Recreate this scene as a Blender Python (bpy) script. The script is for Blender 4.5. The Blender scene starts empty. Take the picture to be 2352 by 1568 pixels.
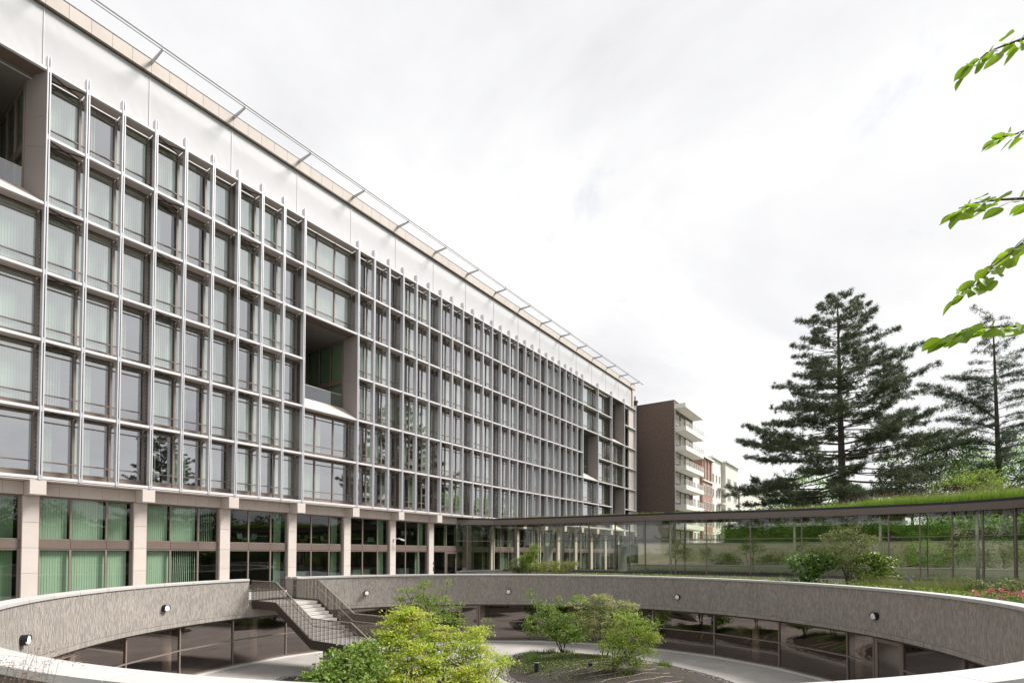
import bpy, math, random
import numpy as np
from mathutils import Matrix, Vector
random.seed(7); rng = np.random.default_rng(7)
C = bpy.context.scene.collection
SC = bpy.context.scene
PI = math.pi
R_ = math.radians

# ------------------------------------------------------------------ camera, sky, sun, exposure
yaw, pitch, roll = 0.60448, 0.02283, 0.00279
cf = Vector((math.cos(yaw)*math.cos(pitch), math.sin(yaw)*math.cos(pitch), math.sin(pitch)))
rt = Vector((math.sin(yaw), -math.cos(yaw), 0)); up = rt.cross(cf)
r2 = rt*math.cos(roll)+up*math.sin(roll); u2 = -rt*math.sin(roll)+up*math.cos(roll)
cam = bpy.data.cameras.new('camera'); co = bpy.data.objects.new('camera', cam); C.objects.link(co)
m = Matrix((r2, u2, -cf)).transposed().to_4x4(); m.translation = Vector((0, 0, 2.5)); co.matrix_world = m
cam.sensor_width = 36; cam.lens = 1238.19/2352*36; cam.shift_y = 456.8/2352
cam.clip_start = 0.1; cam.clip_end = 5000
SC.camera = co

SUN_DIR = Vector((0.56, -0.52, 0.83)).normalized()     # towards the sun
W = bpy.data.worlds.new('World'); SC.world = W; W.use_nodes = True
nt = W.node_tree; nt.nodes.clear(); N = nt.nodes.new; L = nt.links.new
out = N('ShaderNodeOutputWorld'); bg = N('ShaderNodeBackground'); bg.inputs[1].default_value = 0.1
sky = N('ShaderNodeTexSky'); sky.sky_type = 'NISHITA'; sky.sun_disc = False
sky.sun_elevation = math.asin(SUN_DIR.z); sky.sun_rotation = math.atan2(SUN_DIR.x, SUN_DIR.y)
tc = N('ShaderNodeTexCoord'); sep = N('ShaderNodeSeparateXYZ'); L(tc.outputs['Generated'], sep.inputs[0])
ad = N('ShaderNodeMath'); ad.operation = 'ADD'; ad.inputs[1].default_value = 0.22
ab = N('ShaderNodeMath'); ab.operation = 'ABSOLUTE'; L(sep.outputs[2], ab.inputs[0]); L(ab.outputs[0], ad.inputs[0])
dv = N('ShaderNodeVectorMath'); dv.operation = 'DIVIDE'; L(tc.outputs['Generated'], dv.inputs[0]); L(ad.outputs[0], dv.inputs[1])
def wnoise(scale, detail, rough, off):
    mp = N('ShaderNodeMapping'); mp.inputs['Location'].default_value = off
    mp.inputs['Scale'].default_value = (1, 1, 0.05); L(dv.outputs[0], mp.inputs[0])
    n = N('ShaderNodeTexNoise'); n.inputs['Scale'].default_value = scale; n.inputs['Detail'].default_value = detail
    n.inputs['Roughness'].default_value = rough; n.inputs['Distortion'].default_value = 0.35
    L(mp.outputs[0], n.inputs['Vector']); return n.outputs['Fac']
def ramp(src, stops):
    r = N('ShaderNodeValToRGB'); e = r.color_ramp.elements
    while len(e) > 1: e.remove(e[-1])
    e[0].position, e[0].color = stops[0][0], (*stops[0][1], 1)
    for p, c in stops[1:]:
        x = e.new(p); x.color = (*c, 1)
    L(src, r.inputs[0]); return r.outputs[0]
n1 = wnoise(1.15, 10, 0.58, (3.1, 1.7, 0)); n2 = wnoise(3.6, 6, 0.6, (7.3, 0.2, 0))
cl = ramp(n1, [(0.26, (5.3, 5.3, 5.5)), (0.37, (6.3, 6.3, 6.45)), (0.50, (7.1, 7.1, 7.15)), (0.62, (7.7, 7.7, 7.7))])
hz = ramp(n2, [(0.26, (0.30, 0.30, 0.30)), (0.40, (0.0, 0.0, 0.0))])
mx = N('ShaderNodeMix'); mx.data_type = 'RGBA'
L(hz, mx.inputs['Factor']); L(cl, mx.inputs['A']); L(sky.outputs[0], mx.inputs['B'])
L(mx.outputs['Result'], bg.inputs[0]); L(bg.outputs[0], out.inputs[0])

sl = bpy.data.lights.new('sun', 'SUN'); sl.energy = 4.6; sl.angle = R_(18); sl.color = (1.0, 0.96, 0.91)
so = bpy.data.objects.new('sun', sl); C.objects.link(so); so.rotation_euler = SUN_DIR.to_track_quat('Z', 'Y').to_euler()
SC.view_settings.view_transform = 'Standard'; SC.view_settings.look = 'None'
SC.view_settings.exposure = 0.5; SC.view_settings.gamma = 1; SC.view_settings.use_curve_mapping = False
SC.render.engine = 'CYCLES'
SC.cycles.max_bounces = 9; SC.cycles.transparent_max_bounces = 28; SC.cycles.glossy_bounces = 4
SC.cycles.diffuse_bounces = 3; SC.cycles.transmission_bounces = 2
SC.cycles.use_denoising = True; SC.cycles.sample_clamp_indirect = 4; SC.cycles.caustics_reflective = False

# ------------------------------------------------------------------ helpers
WL = {}                                                  # world location of every parent
class MB:
    def __init__(s): s.v = []; s.f = []
    def add(s, vs, fs):
        n = len(s.v); s.v.extend([tuple(p) for p in vs]); s.f.extend([tuple(i+n for i in f) for f in fs]); return s
    def box(s, x0, y0, z0, x1, y1, z1):
        return s.add([(x0,y0,z0),(x1,y0,z0),(x1,y1,z0),(x0,y1,z0),(x0,y0,z1),(x1,y0,z1),(x1,y1,z1),(x0,y1,z1)],
                     [(0,3,2,1),(4,5,6,7),(0,1,5,4),(1,2,6,5),(2,3,7,6),(3,0,4,7)])
    def cbox(s, x0, y0, z0, x1, y1, z1, b=0.01):        # box with chamfered front (-y) edges
        return s.add([(x0,y1,z0),(x1,y1,z0),(x1,y1,z1),(x0,y1,z1),(x0,y0+b,z0),(x1,y0+b,z0),(x1,y0+b,z1),(x0,y0+b,z1),
                      (x0+b,y0,z0+b),(x1-b,y0,z0+b),(x1-b,y0,z1-b),(x0+b,y0,z1-b)],
                     [(0,3,2,1),(0,1,5,4),(1,2,6,5),(2,3,7,6),(3,0,4,7),(4,5,9,8),(5,6,10,9),(6,7,11,10),(7,4,8,11),(8,9,10,11)])
    def obox(s, p, q, w, h, upv=(0,0,1)):               # bar from p to q, width w (sideways), height h (along up)
        p = Vector(p); q = Vector(q); d = (q-p).normalized(); sd = d.cross(Vector(upv))
        if sd.length < 1e-6: sd = Vector((1,0,0))
        sd.normalize(); u = sd.cross(d); a = sd*w/2; b = u*h/2
        vs = [p-a-b, p+a-b, p+a+b, p-a+b, q-a-b, q+a-b, q+a+b, q-a+b]
        return s.add(vs, [(0,1,2,3),(7,6,5,4),(0,4,5,1),(1,5,6,2),(2,6,7,3),(3,7,4,0)])
    def tube(s, pts, rad, n=6):
        pts = [Vector(p) for p in pts]; base = len(s.v); k = len(pts)
        for i, p in enumerate(pts):
            d = (pts[min(i+1,k-1)]-pts[max(i-1,0)])
            if d.length < 1e-9: d = Vector((0,0,1))
            d.normalize(); a = d.orthogonal().normalized() if abs(d.z) > .99 else d.cross(Vector((0,0,1))).normalized(); b = d.cross(a)
            r = rad[i] if hasattr(rad, '__len__') else rad
            for j in range(n):
                t = 2*PI*j/n; s.v.append(tuple(p+a*r*math.cos(t)+b*r*math.sin(t)))
        for i in range(k-1):
            for j in range(n):
                s.f.append((base+i*n+j, base+i*n+(j+1)%n, base+(i+1)*n+(j+1)%n, base+(i+1)*n+j))
        s.f.append(tuple(base+j for j in range(n))[::-1]); s.f.append(tuple(base+(k-1)*n+j for j in range(n)))
        return s
    def cyl(s, x, y, z0, z1, r, n=16): return s.tube([(x,y,z0),(x,y,z1)], r, n)
    def prism(s, poly, z0, z1):
        n = len(poly)
        return s.add([(x,y,z0) for x,y in poly]+[(x,y,z1) for x,y in poly],
                     [tuple(range(n))[::-1], tuple(range(n,2*n))]+[(i,(i+1)%n,n+(i+1)%n,n+i) for i in range(n)])
    def quad(s, a, b, c, d): return s.add([a,b,c,d], [(0,1,2,3)])
    def mesh(s, name):
        me = bpy.data.meshes.new(name); me.from_pydata(s.v, [], s.f); me.update(); return me
    def build(s, name, mat, parent=None, loc=(0,0,0), smooth=False):
        return obj(name, s.mesh(name), mat, parent, loc, smooth)
def obj(name, me, mat, parent=None, loc=(0,0,0), smooth=False):
    if mat is not None and not me.materials: me.materials.append(mat)
    if smooth:
        me.polygons.foreach_set('use_smooth', [True]*len(me.polygons))
    o = bpy.data.objects.new(name, me); C.objects.link(o); o.location = loc; WL[o.name] = Vector(loc)
    if parent is not None:
        o.parent = parent; o.matrix_parent_inverse = Matrix.Translation(-WL[parent.name])
    return o
def tag(o, label=None, cat=None, group=None, kind=None):
    if label: o['label'] = label
    if cat: o['category'] = cat
    if group: o['group'] = group
    if kind: o['kind'] = kind
    return o
def thing(name, label, cat, loc=(0,0,0), group=None):
    o = bpy.data.objects.new(name, None); C.objects.link(o); o.location = loc; o.empty_display_size = 0.2
    WL[o.name] = Vector(loc); return tag(o, label, cat, group)
def copy_thing(root, loc, rotz, label=None):
    r = root.copy(); C.objects.link(r); r.location = loc; r.rotation_euler = (0,0,rotz); WL[r.name] = Vector(loc)
    if label: r['label'] = label
    for ch in list(root.children):
        c = ch.copy(); C.objects.link(c); c.parent = r; c.matrix_parent_inverse = ch.matrix_parent_inverse
        for g in list(ch.children):
            d = g.copy(); C.objects.link(d); d.parent = c; d.matrix_parent_inverse = g.matrix_parent_inverse
    return r

# ------------------------------------------------------------------ materials
def newmat(name):
    mt = bpy.data.materials.new(name); mt.use_nodes = True; t = mt.node_tree; t.nodes.clear()
    o = t.nodes.new('ShaderNodeOutputMaterial'); return mt, t, o
def pmat(name, col, rough=0.6, metal=0.0, var=0.12, scale=3.0, bump=0.0, bscale=40.0, island=0.0, objvar=0.0, spec=0.4, streak=0.0):
    mt, t, o = newmat(name); n = t.nodes.new; l = t.links.new
    p = n('ShaderNodeBsdfPrincipled'); p.inputs['Roughness'].default_value = rough; p.inputs['Metallic'].default_value = metal
    p.inputs['Specular IOR Level'].default_value = spec
    tc = n('ShaderNodeTexCoord'); geo = n('ShaderNodeNewGeometry')
    ns = n('ShaderNodeTexNoise'); ns.inputs['Scale'].default_value = scale; ns.inputs['Detail'].default_value = 6; ns.inputs['Roughness'].default_value = .62
    l(geo.outputs['Position'], ns.inputs['Vector'])
    val = n('ShaderNodeMapRange'); l(ns.outputs['Fac'], val.inputs[0]); val.inputs[1].default_value = .25; val.inputs[2].default_value = .75
    val.inputs[3].default_value = 1-var; val.inputs[4].default_value = 1+var
    cur = val.outputs[0]
    def mulrange(src, amt, cur):
        mr = n('ShaderNodeMapRange'); l(src, mr.inputs[0]); mr.inputs[3].default_value = 1-amt; mr.inputs[4].default_value = 1+amt
        mm = n('ShaderNodeMath'); mm.operation = 'MULTIPLY'; l(cur, mm.inputs[0]); l(mr.outputs[0], mm.inputs[1]); return mm.outputs[0]
    if island: cur = mulrange(geo.outputs['Random Per Island'], island, cur)
    if objvar:
        oi = n('ShaderNodeObjectInfo'); cur = mulrange(oi.outputs['Random'], objvar, cur)
    if streak:
        mp = n('ShaderNodeMapping'); mp.inputs['Scale'].default_value = (5, 5, .22); l(geo.outputs['Position'], mp.inputs[0])
        s2 = n('ShaderNodeTexNoise'); s2.inputs['Scale'].default_value = 1.0; s2.inputs['Detail'].default_value = 5; l(mp.outputs[0], s2.inputs['Vector'])
        cur = mulrange(s2.outputs['Fac'], streak, cur)
    vm = n('ShaderNodeVectorMath'); vm.operation = 'SCALE'; vm.inputs[0].default_value = col; l(cur, vm.inputs['Scale'])
    l(vm.outputs[0], p.inputs['Base Color'])
    if bump:
        b2 = n('ShaderNodeTexNoise'); b2.inputs['Scale'].default_value = bscale; b2.inputs['Detail'].default_value = 5; l(geo.outputs['Position'], b2.inputs['Vector'])
        bp = n('ShaderNodeBump'); bp.inputs['Strength'].default_value = bump; bp.inputs['Distance'].default_value = .02
        l(b2.outputs['Fac'], bp.inputs['Height']); l(bp.outputs[0], p.inputs['Normal'])
    l(p.outputs[0], o.inputs[0]); return mt
def glass(name, tint, f0, wave=0.0, wscale=.6, power=5.0, gcol=(.96, .97, 1)):
    mt, t, o = newmat(name); n = t.nodes.new; l = t.links.new
    tr = n('ShaderNodeBsdfTransparent'); tr.inputs[0].default_value = (*tint, 1)
    gl = n('ShaderNodeBsdfGlossy'); gl.inputs['Roughness'].default_value = 0.0; gl.inputs[0].default_value = (*gcol, 1)
    lw = n('ShaderNodeLayerWeight'); lw.inputs[0].default_value = .5
    pw = n('ShaderNodeMath'); pw.operation = 'POWER'; pw.inputs[1].default_value = power; l(lw.outputs['Facing'], pw.inputs[0])
    mr = n('ShaderNodeMapRange'); l(pw.outputs[0], mr.inputs[0]); mr.inputs[3].default_value = f0; mr.inputs[4].default_value = 1
    if wave:
        geo = n('ShaderNodeNewGeometry'); mp = n('ShaderNodeMapping'); oi = n('ShaderNodeObjectInfo')
        l(geo.outputs['Position'], mp.inputs[0])
        cx = n('ShaderNodeCombineXYZ'); mm = n('ShaderNodeMath'); mm.operation = 'MULTIPLY'; mm.inputs[1].default_value = 90; l(oi.outputs['Random'], mm.inputs[0])
        l(mm.outputs[0], cx.inputs[0]); l(cx.outputs[0], mp.inputs['Location'])
        ns = n('ShaderNodeTexNoise'); ns.inputs['Scale'].default_value = wscale; ns.inputs['Detail'].default_value = 1.5; l(mp.outputs[0], ns.inputs['Vector'])
        bp = n('ShaderNodeBump'); bp.inputs['Strength'].default_value = 1.0; bp.inputs['Distance'].default_value = wave
        l(ns.outputs['Fac'], bp.inputs['Height']); l(bp.outputs[0], gl.inputs['Normal'])
    mx = n('ShaderNodeMixShader'); l(mr.outputs[0], mx.inputs[0]); l(tr.outputs[0], mx.inputs[1]); l(gl.outputs[0], mx.inputs[2])
    l(mx.outputs[0], o.inputs[0]); return mt
def leafmat(name, cols, trans=.35, rough=.45, spec=.35):
    mt, t, o = newmat(name); n = t.nodes.new; l = t.links.new
    geo = n('ShaderNodeNewGeometry'); rp = n('ShaderNodeValToRGB'); e = rp.color_ramp.elements
    while len(e) > 1: e.remove(e[-1])
    for i, c in enumerate(cols):
        x = e[0] if i == 0 else e.new(i/(len(cols)-1)); x.position = i/(len(cols)-1); x.color = (*c, 1)
    ns = n('ShaderNodeTexNoise'); ns.inputs['Scale'].default_value = 1.3; ns.inputs['Detail'].default_value = 3; l(geo.outputs['Position'], ns.inputs['Vector'])
    ma = n('ShaderNodeMath'); ma.operation = 'MULTIPLY_ADD'; l(geo.outputs['Random Per Island'], ma.inputs[0]); ma.inputs[1].default_value = .6
    mb = n('ShaderNodeMath'); mb.operation = 'MULTIPLY_ADD'; l(ns.outputs['Fac'], mb.inputs[0]); mb.inputs[1].default_value = 1.3; mb.inputs[2].default_value = -.45
    l(mb.outputs[0], ma.inputs[2]); l(ma.outputs[0], rp.inputs[0])
    p = n('ShaderNodeBsdfPrincipled'); p.inputs['Roughness'].default_value = rough; p.inputs['Specular IOR Level'].default_value = spec; l(rp.outputs[0], p.inputs['Base Color'])
    tl = n('ShaderNodeBsdfTranslucent'); l(rp.outputs[0], tl.inputs[0])
    mx = n('ShaderNodeMixShader'); mx.inputs[0].default_value = trans; l(p.outputs[0], mx.inputs[1]); l(tl.outputs[0], mx.inputs[2])
    l(mx.outputs[0], o.inputs[0]); return mt
def perfmat(name, col, nx, nz, r):
    """dark sheet metal with a staggered grid of round holes (real see-through holes)"""
    mt, t, o = newmat(name); n = t.nodes.new; l = t.links.new
    geo = n('ShaderNodeNewGeometry'); sp = n('ShaderNodeSeparateXYZ'); l(geo.outputs['Position'], sp.inputs[0])
    def M(op, a, b=None, c=None):
        x = n('ShaderNodeMath'); x.operation = op
        for i, q in enumerate((a, b, c)):
            if q is None: continue
            if isinstance(q, (int, float)): x.inputs[i].default_value = q
            else: l(q, x.inputs[i])
        return x.outputs[0]
    z = M('MULTIPLY', sp.outputs[2], nz); row = M('FLOOR', z); fz = M('SUBTRACT', M('FRACT', z), .5)
    y = M('MULTIPLY_ADD', row, .5, M('MULTIPLY', sp.outputs[1], nx)); fy = M('SUBTRACT', M('FRACT', y), .5)
    d = M('ADD', M('MULTIPLY', fz, fz), M('MULTIPLY', fy, fy)); hole = M('LESS_THAN', d, r*r)
    p = n('ShaderNodeBsdfPrincipled'); p.inputs['Base Color'].default_value = (*col, 1); p.inputs['Roughness'].default_value = .5
    tr = n('ShaderNodeBsdfTransparent'); mx = n('ShaderNodeMixShader'); l(hole, mx.inputs[0]); l(p.outputs[0], mx.inputs[1]); l(tr.outputs[0], mx.inputs[2])
    l(mx.outputs[0], o.inputs[0]); return mt

M_white = pmat('white_aluminium', (.62, .615, .63), .42, .0, .05, 2, spec=.5, streak=.05)
M_fin = pmat('fin_aluminium', (.56, .555, .58), .35, .25, .05, 2, spec=.5, streak=.06)
M_taupe = pmat('taupe_metal', (.215, .172, .150), .45, .1, .08, 2, spec=.5)
M_soffit = pmat('soffit_panel', (.56, .49, .455), .5, .0, .06, 2)
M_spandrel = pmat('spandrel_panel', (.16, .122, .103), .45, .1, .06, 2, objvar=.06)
M_reveal = pmat('reveal_panel', (.30, .265, .255), .5, .0, .05, 2, objvar=.05)
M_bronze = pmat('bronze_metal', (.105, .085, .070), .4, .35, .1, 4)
M_rail_sunlit = pmat('rail_bronze_sunlit', (.34, .29, .25), .35, .3, .06, 4)  # pale rail metal; sunlight on its top put into the colour
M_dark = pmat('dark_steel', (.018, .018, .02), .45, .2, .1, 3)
M_stone = pmat('pale_stone', (.56, .50, .46), .75, 0, .05, 1.2, bump=.08, bscale=60, objvar=.035, streak=.04)
M_cap = pmat('white_coping', (.455, .445, .435), .7, 0, .07, 1.5, bump=.05, bscale=80, objvar=.02)
M_brick = pmat('grey_brick', (.335, .305, .275), .85, 0, .08, .8, bump=.15, bscale=60, island=.17, streak=.10)
M_mortar = pmat('mortar', (.10, .088, .076), .9, 0, .1, 4)
M_brownbrick = pmat('brown_brick', (.135, .096, .080), .85, 0, .38, 3.2, bump=.2, bscale=30, island=.35)
M_conc = pmat('courtyard_concrete', (.36, .335, .315), .85, 0, .2, .55, bump=.15, bscale=120)
M_concl = pmat('kerb_concrete', (.58, .56, .54), .8, 0, .05, 2)
M_stair = pmat('stair_concrete', (.50, .47, .44), .75, 0, .06, 1.5, bump=.08, bscale=60)
M_pier = pmat('pier_concrete', (.40, .37, .34), .8, 0, .08, 1.5, bump=.1, bscale=50)
M_soil = pmat('soil', (.042, .034, .030), .95, 0, .35, 3, bump=.8, bscale=25)
M_gravel = pmat('gravel', (.30, .28, .265), .9, 0, .2, 8, island=.4)
M_plaza = pmat('plaza_paving', (.36, .34, .32), .85, 0, .1, .6)
M_lawn = pmat('lawn_ground', (.05, .075, .025), .95, 0, .35, 1.2, bump=.5, bscale=20)
M_fabric = None
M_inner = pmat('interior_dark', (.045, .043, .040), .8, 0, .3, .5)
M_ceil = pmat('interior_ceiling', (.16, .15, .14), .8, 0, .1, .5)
M_blind = pmat('blind_fabric', (.82, .83, .80), .8, 0, .04, 2, objvar=.06, island=.05)
M_curt = pmat('curtain_green', (.46, .52, .44), .85, 0, .08, 2, objvar=.2, island=.12)
M_roof = pmat('roof_felt', (.035, .036, .045), .7, 0, .1, 2)
M_fascia = pmat('gallery_fascia', (.175, .138, .12), .5, .1, .05, 1)
M_tan = pmat('tan_wall', (.70, .61, .51), .8, 0, .10, .8, streak=.08)
M_pale = pmat('pale_render', (.66, .63, .57), .8, 0, .06, .4, streak=.07)
M_palew = pmat('white_render', (.74, .72, .68), .8, 0, .05, .4, streak=.06)
M_red = pmat('red_brick', (.36, .225, .185), .85, 0, .1, 1.0)
M_bark = pmat('bark', (.085, .066, .055), .95, 0, .3, 8, bump=.6, bscale=14)
M_barkg = pmat('shrub_bark', (.075, .06, .045), .95, 0, .3, 8)
M_shell = pmat('white_shell', (.55, .58, .56), .4, 0, .04, 2)
M_oak = pmat('oak', (.36, .23, .11), .5, 0, .15, 8)
M_grey = pmat('grey_steel', (.38, .37, .375), .45, .2, .06, 2)
M_lens = pmat('lamp_lens', (.80, .79, .78), .25, 0, .02, 2)
M_hose = pmat('hose_brown', (.42, .30, .25), .7, 0, .15, 8)
M_perf = perfmat('perforated_metal', (.105, .083, .070), 7.0, 8.5, .30)
G_up = glass('upper_glass', (.80, .94, .82), .45, .0045, .55, 3.0)
G_base = glass('base_glass', (.56, .68, .57), .085, .004, .5)
G_gal = glass('gallery_glass', (.90, .93, .86), .075, .012, .45)
G_court = glass('courtyard_glass', (.58, .50, .45), .18, .006, .5, 5.0, (1, .90, .85))
G_rail = glass('balustrade_glass', (.80, .86, .82), .20)
G_win = glass('house_glass', (.3, .35, .35), .14)
def membrane():
    mt, t, o = newmat('white_membrane'); n = t.nodes.new; l = t.links.new
    geo = n('ShaderNodeNewGeometry'); p = n('ShaderNodeBsdfPrincipled'); p.inputs['Base Color'].default_value = (.535, .535, .55, 1); p.inputs['Roughness'].default_value = .65
    mp = n('ShaderNodeMapping'); mp.inputs['Rotation'].default_value = (0, .6, 0); mp.inputs['Scale'].default_value = (.8, 1, .5); l(geo.outputs['Position'], mp.inputs[0])
    ns = n('ShaderNodeTexNoise'); ns.inputs['Scale'].default_value = .9; ns.inputs['Detail'].default_value = 3; l(mp.outputs[0], ns.inputs['Vector'])
    bp = n('ShaderNodeBump'); bp.inputs['Strength'].default_value = .3; bp.inputs['Distance'].default_value = .08; l(ns.outputs['Fac'], bp.inputs['Height']); l(bp.outputs[0], p.inputs['Normal'])
    l(p.outputs[0], o.inputs[0]); return mt
M_memb = membrane()
# ================================================================== GROUND
RCX, RCY = 18.21, 12.76
def ringR(ph): return 16.115 - .280*math.cos(2*ph)+.030*math.sin(2*ph)+.056*math.cos(3*ph)-.144*math.sin(3*ph)
def rp(deg, dr, z=None):
    ph = R_(deg); r = ringR(ph)+dr; x, y = RCX+r*math.cos(ph), RCY+r*math.sin(ph)
    return (x, y) if z is None else (x, y, z)
def annulus(mb, a0, a1, dr0, dr1, z0, z1=None, step=2.0, flip=False):
    """flat (or conical) ring strip between two offsets"""
    z1 = z0 if z1 is None else z1; n = max(1, int(round(abs(a1-a0)/step))); A = [a0+(a1-a0)*i/n for i in range(n+1)]
    vs = []; fs = []
    for a in A: vs += [rp(a, dr0, z0), rp(a, dr1, z1)]
    for i in range(n): fs.append((2*i, 2*i+1, 2*i+3, 2*i+2) if not flip else (2*i, 2*i+2, 2*i+3, 2*i+1))
    return mb.add(vs, fs)
def wallstrip(mb, a0, a1, dr, z0, z1, step=2.0):
    return annulus(mb, a0, a1, dr, dr+1e-5, z0, z1, step)
def polar(mb, a0, a1, r0, r1, z, step=4):
    n = max(1, int(round((a1-a0)/step))); vs = []; fs = []
    for i in range(n+1):
        a = a0+(a1-a0)*i/n; vs += [rp(a, r0, z), (RCX+r1*math.cos(R_(a)), RCY+r1*math.sin(R_(a)), z)]
    for i in range(n): fs.append((2*i, 2*i+1, 2*i+3, 2*i+2))
    return mb.add(vs, fs)
def struct(mb, name, mat): return tag(mb.build(name, mat), kind='structure')
mb = MB(); polar(mb, 36, 200, .5, 90, -.30); struct(mb, 'plaza', M_plaza)
mb = MB(); polar(mb, -160, 36, .5, 38, .72); struct(mb, 'garden_soil', M_soil)
mb = MB(); n = 72
vs = []
for i in range(n+1):
    a = 2*PI*i/n; vs += [(RCX+36*math.cos(a), RCY+36*math.sin(a), -.42), (RCX+2500*math.cos(a), RCY+2500*math.sin(a), -.42)]
mb.add(vs, [(2*i, 2*i+1, 2*i+3, 2*i+2) for i in range(n)]); struct(mb, 'ground', M_lawn)

# ================================================================== OFFICE BUILDING
FD = 35.517; G = 36.40; MOD = 1.68
def XK(k): return 8.92+MOD*k
def ZI(i): return 6.295+3.548*i
B = thing('office_building', 'long office block with white fins, white membrane band and pale stone base', 'building', (8.0, 37.0, -.3))
REG = [k for k in range(0, 9)]+[k for k in range(12, 36)]
WIDE = {-3: {4: 2}, 9: {2: 2}, 36: {2: 2}, 39: {}, 42: {0: 2, 4: 2}}     # cell -> {row where a two-storey loggia starts}
FINS = list(range(0, 10))+list(range(12, 37))+[39, 42, 45, 48]
# interiors
for i in range(0, 7):
    cuts = sorted((XK(k)+.05, XK(k+3)-.05) for k, d in WIDE.items() for a, n in d.items() if a < i < a+n); xs_ = -2
    for c0, c1 in cuts+[(90.4, 0)]:
        if c0 > xs_: MB().box(xs_, G+.10, ZI(i)-.18, c0, G+7.0, ZI(i)+(.26 if i < 6 else -.04)).build('floor_slab', M_ceil, B)
        xs_ = c1
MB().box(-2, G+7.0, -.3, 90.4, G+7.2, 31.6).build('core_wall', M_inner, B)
MB().box(90.4, 36.5, -.3, 90.9, 50, 32.2).build('end_wall', M_stone, B)
MB().box(-6, 36.85, 27.7, 90.9, 50, 32.3).build('roof', M_pale, B)
MB().box(-6.4, 36.6, -.3, -6, 50, 32.3).build('end_wall', M_stone, B)
# fins
fm = MB(); z0, z1 = 6.196, 28.30
fm.box(-.08, 0, z0, -.022, .38, z1); fm.box(.022, 0, z0, .08, .38, z1); wb = MB().box(-.022, .07, z0+.03, .022, .2, z1-.25).mesh('fin_gap_shade')
for i in range(7): fm.box(-.022, .012, ZI(i)-.14, .022, .09, ZI(i)+.14)
fme = fm.mesh('fin')
for k in FINS:
    o = obj('fin', fme, M_fin, B, (XK(k), FD, 0)); obj('fin_gap_shade', wb, M_bronze, o, (XK(k), FD, 0))  # dark web colours in the shade of the gap between the bars
# shelves: white front beam, soffit plate, bracket at every fin
def shelf_set(w):
    b = MB().cbox(.082, .03, -.075, w-.082, .20, .075, .008).mesh('shelf_beam')
    s = MB().box(.06, .20, -.03, w-.06, .86, .03).mesh('soffit_panel'); return b, s
S1, S3 = shelf_set(MOD), shelf_set(3*MOD)
br = MB(); br.add([(-.025,.38,.0),(.025,.38,.0),(.025,.38,-.14),(-.025,.38,-.14),(-.025,.86,.0),(.025,.86,.0),(.025,.86,-.30),(-.025,.86,-.30)],
                  [(0,1,2,3),(7,6,5,4),(0,4,5,1),(1,5,6,2),(2,6,7,3),(3,7,4,0)])
brm = br.mesh('bracket')
bc = MB(); bc.obox((.1,.25,-.06), (MOD-.1,0.83,-.10), .03, .05); bc.obox((.1,0.83,-.10), (MOD-.1,.25,-.06), .03, .05); bcm = bc.mesh('brace')
pp = MB().box(-.012, .385, .06, .012, .85, 3.44).mesh('perforated_panel')
def loggia_rows(k): 
    s = set()
    for a, n in WIDE.get(k, {}).items(): s |= set(range(a, a+n))
    return s
for k in REG+list(WIDE)+[45]:
    w = 3 if (k in WIDE or k == 45) else 1
    bm_, sm_ = S3 if w == 3 else S1
    for i in range(7):
        inner = (i in loggia_rows(k)) and (i-1 in loggia_rows(k))
        if inner: continue
        obj('shelf_beam', bm_, M_white, B, (XK(k), FD, ZI(i)))
        obj('soffit_panel', sm_, M_soffit, B, (XK(k), FD, ZI(i)+.002))
        if w == 1 and k % 3 == 0 and i > 0: obj('brace', bcm, M_bronze, B, (XK(k), FD, ZI(i)))
for k in FINS:
    for i in range(1, 7): obj('bracket', brm, M_soffit, B, (XK(k), FD, ZI(i)-.032))
    if k % 3 == 0:
        for i in range(6): obj('perforated_panel', pp, M_perf, B, (XK(k)-.03, FD, ZI(i)))
# windows
def window_mesh(w, nm):
    f = MB(); H = 3.548
    ms = [w] if w < 2 else [w/3, 2*w/3, w]
    f.box(0, -.02, .06, w, .10, .38)                                   # sill panel
    f.box(0, -.04, .38, w, .08, .44); f.box(0, -.04, 3.36, w, .08, 3.44)
    f.box(0, -.05, .89, w, .05, .95); f.box(0, -.05, 2.99, w, .05, 3.05)
    for x in ms: f.box(x-.165, -.07, .06, x-.055, .09, 3.45)
    return f.mesh('window')
def blind_mesh(w, frac, slats):
    b = MB(); n = max(3, int(w*frac/.115)); x0 = -.02
    for j in range(n):
        x = x0+j*.115; a = .10*(.25 if not slats else .8) ; d = math.sqrt(max(0, .118**2-a*a))
        xs = .115 if not slats else d
        b.add([(x,.09,.40),(x+xs,.09+a,.40),(x+xs,.09+a,3.40),(x,.09,3.40)], [(0,1,2,3)])
    return b.mesh('blind')
WM = {1: window_mesh(MOD, 'w'), 3: window_mesh(3*MOD, 'w')}
PMs = {w: MB().quad((-.09,.0,.40),(w*MOD-.13,.0,.40),(w*MOD-.13,0,3.43),(-.09,0,3.43)).mesh('pane') for w in (1, 3)}
BLM = {(w, f, s): blind_mesh(w*MOD-.12, f, s) for w in (1, 3) for f in (.45, .72, 1.0) for s in (0, 1)}
rb = random.Random(11)
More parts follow.
